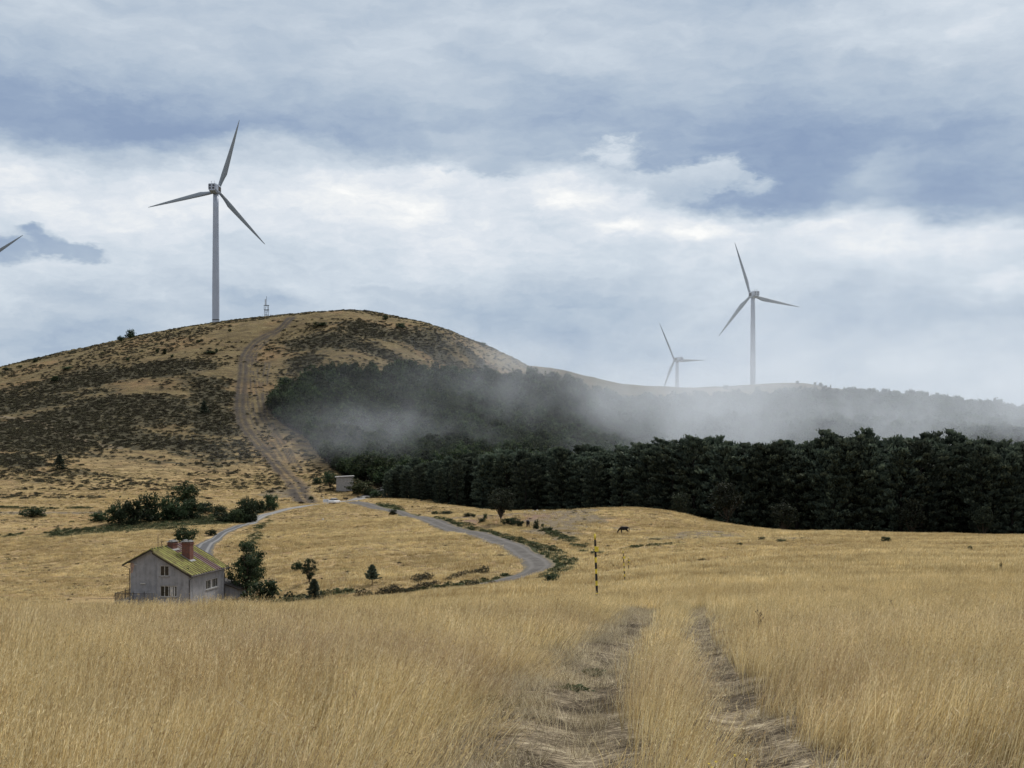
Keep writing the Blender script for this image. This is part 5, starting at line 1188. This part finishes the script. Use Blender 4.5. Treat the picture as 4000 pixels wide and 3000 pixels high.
Vl=total([low,ga(uvB,2200,790,120,40,.22),ga(uvB,2420,890,150,42,.30),ga(uvB,2700,900,110,30,.22),ga(uvB,1760,650,150,42,.34),ga(uvB,1560,650,120,30,.14),ga(uvA,1450,740,350,50,.08),ga(uvA,150,780,350,70,.08),ga(uvA,3900,1120,220,60,.22),ga(uvA,3500,980,500,90,.12),
 ga(uvA,1900,1260,360,130,-.24),ga(uvA,2350,1190,500,50,-.08),ga(uvA,450,1180,350,60,-.10),ga(uvA,1020,1220,170,55,-.26),ga(uvA,100,1400,300,80,-.05),ga(uvA,3200,1300,700,150,-.2),ga(uvA,250,1330,300,90,-.12),
 h.m('MULTIPLY',h.m('SUBTRACT',soft,.5),.42),h.m('MULTIPLY',h.m('SUBTRACT',fine,.5),.30),h.m('MULTIPLY',h.m('SUBTRACT',wisps,.5),.32)])
Vv=h.m('ADD',h.m('MULTIPLY',Vd,deck),h.m('MULTIPLY',Vl,h.m('SUBTRACT',1,deck)))
def cloudlet(V,parts,lo,hi,val,strength=1.0,base_=None):
    f=h.m('ADD',total(parts),h.m('MULTIPLY',h.m('SUBTRACT',fine,.5),1.0)); m_=h.m('MULTIPLY',h.mr(f,lo,hi),strength)
    if base_: m_=h.m('MULTIPLY',m_,h.mr(B1,base_[0],base_[1],.15,1))
    return h.m('ADD',h.m('MULTIPLY',V,h.m('SUBTRACT',1,m_)),h.m('MULTIPLY',val,m_))
cv=h.m('ADD',.52,h.m('MULTIPLY',h.m('SUBTRACT',B1,E_(2700,720)),9.0)); cv=h.m('ADD',cv,h.m('MULTIPLY',h.m('SUBTRACT',fine,.5),.3))
Vv=cloudlet(Vv,[ga(uvB,2650,715,260,62,1.05),ga(uvB,2390,610,120,80,.85),ga(uvB,2800,670,110,50,.7),ga(uvB,2960,725,60,30,.75)],.22,.92,cv,.92,(E_(2700,830),E_(2700,690)))
dk=h.m('ADD',.26,h.m('MULTIPLY',h.m('SUBTRACT',soft,.5),.5))
Vv=cloudlet(Vv,[ga(uvB,1940,655,110,42,1.1),ga(uvB,1760,665,60,20,.6)],.22,.95,dk,.8)
Vv=cloudlet(Vv,[ga(uvB,110,890,42,28,.95),ga(uvB,170,935,60,30,1.0),ga(uvB,240,985,120,32,1.0),ga(uvB,370,1005,55,32,.95),ga(uvB,20,985,75,70,1.1)],.20,1.0,h.m('SUBTRACT',dk,.08),.95)
Vv=cloudlet(Vv,[ga(uvB,1450,1140,180,36,.9),ga(uvB,1650,1180,120,30,.7)],.40,.85,.42,.6)
col=h.ramp(Vv,[(0.0,srgb(138,157,186)),(.14,srgb(150,168,193)),(.34,srgb(174,189,206)),(.50,srgb(190,202,215)),(.66,srgb(206,216,226)),(.80,srgb(222,228,235)),(.93,srgb(240,242,243)),(1.0,srgb(252,252,250))])
# behind and overhead the deck is plain and grey
front=h.mr(sy_,.55,.8); col=h.mix(front,h.mix(soft,srgb(185,193,208),srgb(222,225,230)),col)
st=h.new('ShaderNodeTexSky',sky_type='NISHITA'); st.sun_disc=False; st.sun_elevation=SUN_EL; st.sun_rotation=SUN_AZ; st.altitude=1400
bg1=h.new('ShaderNodeBackground'); h.inp(bg1.inputs[0],st.outputs[0]); bg1.inputs[1].default_value=.08
bg2=h.new('ShaderNodeBackground'); h.inp(bg2.inputs[0],col); bg2.inputs[1].default_value=.87
mx=h.new('ShaderNodeMixShader'); mx.inputs[0].default_value=.96; nt.links.new(bg1.outputs[0],mx.inputs[1]); nt.links.new(bg2.outputs[0],mx.inputs[2])
ow=h.new('ShaderNodeOutputWorld'); nt.links.new(mx.outputs[0],ow.inputs[0])
# ------------------------------------------------------------------ sun behind thin cloud
sl=bpy.data.lights.new('sun','SUN'); sl.energy=SUN_E; sl.angle=math.radians(11); sl.color=(1,.955,.89)
so=bpy.data.objects.new('sun',sl); COL.objects.link(so)
from mathutils import Vector
dv=Vector((math.sin(SUN_AZ)*math.cos(SUN_EL),math.cos(SUN_AZ)*math.cos(SUN_EL),math.sin(SUN_EL)))
so.rotation_euler=dv.to_track_quat('Z','Y').to_euler(); so.location=(0,0,120)
# ------------------------------------------------------------------ mist bank on the right side of the hill
def volume_box(name,x0,x1,y0,y1,z0,z1,label):
    b=MB(); b.box(x0,x1,y0,y1,z0,z1); m=bpy.data.materials.new(name); m.use_nodes=True; m.node_tree.nodes.clear(); o=b.build(name,m)
    tag(o,label,None,None,'stuff'); return o,m,N(m.node_tree)
o,m,h=volume_box('mist',-130,620,395,1480,-24,150,'ragged grey mist drifting over the hillside wood and the right ridge')
out=h.new('ShaderNodeOutputMaterial'); P_=h.new('ShaderNodeNewGeometry').outputs['Position']; s=h.sep(P_)
n1=h.noise(h.vm('ADD',P_,(130,20,40)),.011,4,.6,.4); n2=h.noise(P_,.032,4,.62,.8)
nn=h.m('ADD',h.m('MULTIPLY',n1,.62),h.m('MULTIPLY',n2,.38))
k=h.m('DIVIDE',s[0],s[1])                      # how far to the right of the valley axis
xr=h.mr(h.m('SUBTRACT',s[0],h.m('MULTIPLY',h.m('SUBTRACT',s[1],450),.12)),-62,60,0,1)
top=h.mr(s[2],105,5,0,1); topl=h.mr(s[2],52,12,0,1); rt=h.mr(s[0],40,150)
vert=h.m('ADD',h.m('MULTIPLY',top,rt),h.m('MULTIPLY',topl,h.m('SUBTRACT',1,rt)))
yf=h.m('MULTIPLY',h.m('MULTIPLY',h.mr(s[1],398,450),h.mr(s[1],1470,1300)),h.mr(s[1],620,820,1,.25))
thr=h.mr(nn,h.m('SUBTRACT',.47,h.m('MULTIPLY',xr,.045)),h.m('ADD',.64,h.m('MULTIPLY',xr,-.02)))
def puff(x,y,z,rx,ry,rz,amp):
    q=h.vm('MULTIPLY',h.vm('SUBTRACT',P_,(x,y,z)),(1/rx,1/ry,1/rz)); q=h.vm('ADD',q,h.vm('SCALE',h.vm('SUBTRACT',nv,(.5,.5,.5)),1.6))
    return h.m('MULTIPLY',h.m('EXPONENT',h.m('MULTIPLY',h.vm('DOT_PRODUCT',q,q),-1.0)),amp)
nv=h.noise(P_,.02,4,.65,color=True)
pf=h.m('ADD',h.m('ADD',puff(-30,478,7,38,24,7,1.15),puff(-58,446,0,26,16,5,.7)),h.m('ADD',puff(12,520,22,60,36,11,1.1),h.m('ADD',puff(-34,560,30,34,26,9,.75),puff(2,610,42,46,34,9,.8))))
pf=h.m('MULTIPLY',pf,h.mr(nn,.44,.60,.08,1.25))
den=h.m('MULTIPLY',h.m('ADD',h.m('MULTIPLY',h.m('MULTIPLY',h.m('MULTIPLY',h.m('MULTIPLY',xr,.70),vert),yf),thr),h.m('MULTIPLY',pf,h.mr(s[1],398,430))),MIST)
pv=h.new('ShaderNodeVolumePrincipled'); pv.inputs['Color'].default_value=(.84,.90,.97,1); h.inp(pv.inputs['Density'],den); pv.inputs['Anisotropy'].default_value=.3
m.node_tree.links.new(pv.outputs[0],out.inputs['Volume'])
if HAZE>0:
    o,m,h=volume_box('haze',-900,900,-30,1560,-75,215,'thin pale air between the viewer and the far ridge')
    out=h.new('ShaderNodeOutputMaterial'); pv=h.new('ShaderNodeVolumePrincipled'); pv.inputs['Color'].default_value=(.86,.91,.98,1); pv.inputs['Density'].default_value=HAZE
    m.node_tree.links.new(pv.outputs[0],out.inputs['Volume'])
# ------------------------------------------------------------------ camera and render settings
cam=bpy.data.cameras.new('camera'); cam.sensor_width=36; cam.lens=F/4000*36; cam.shift_y=(HY-1500)/4000; cam.clip_start=.1; cam.clip_end=12000
co=bpy.data.objects.new('camera',cam); COL.objects.link(co); co.rotation_euler=(math.radians(90),0,0); SC.camera=co
vs=SC.view_settings; vs.view_transform='Standard'; vs.look='None'; vs.gamma=1; vs.exposure=EXPO
SC.cycles.volume_bounces=2; SC.cycles.max_bounces=5; SC.cycles.diffuse_bounces=2; SC.cycles.volume_step_rate=1.5; SC.cycles.use_adaptive_sampling=True; SC.cycles.adaptive_threshold=.018; SC.cycles.transparent_max_bounces=8; SC.cycles.volume_max_steps=64
SC.cycles.use_denoising=DENOISE
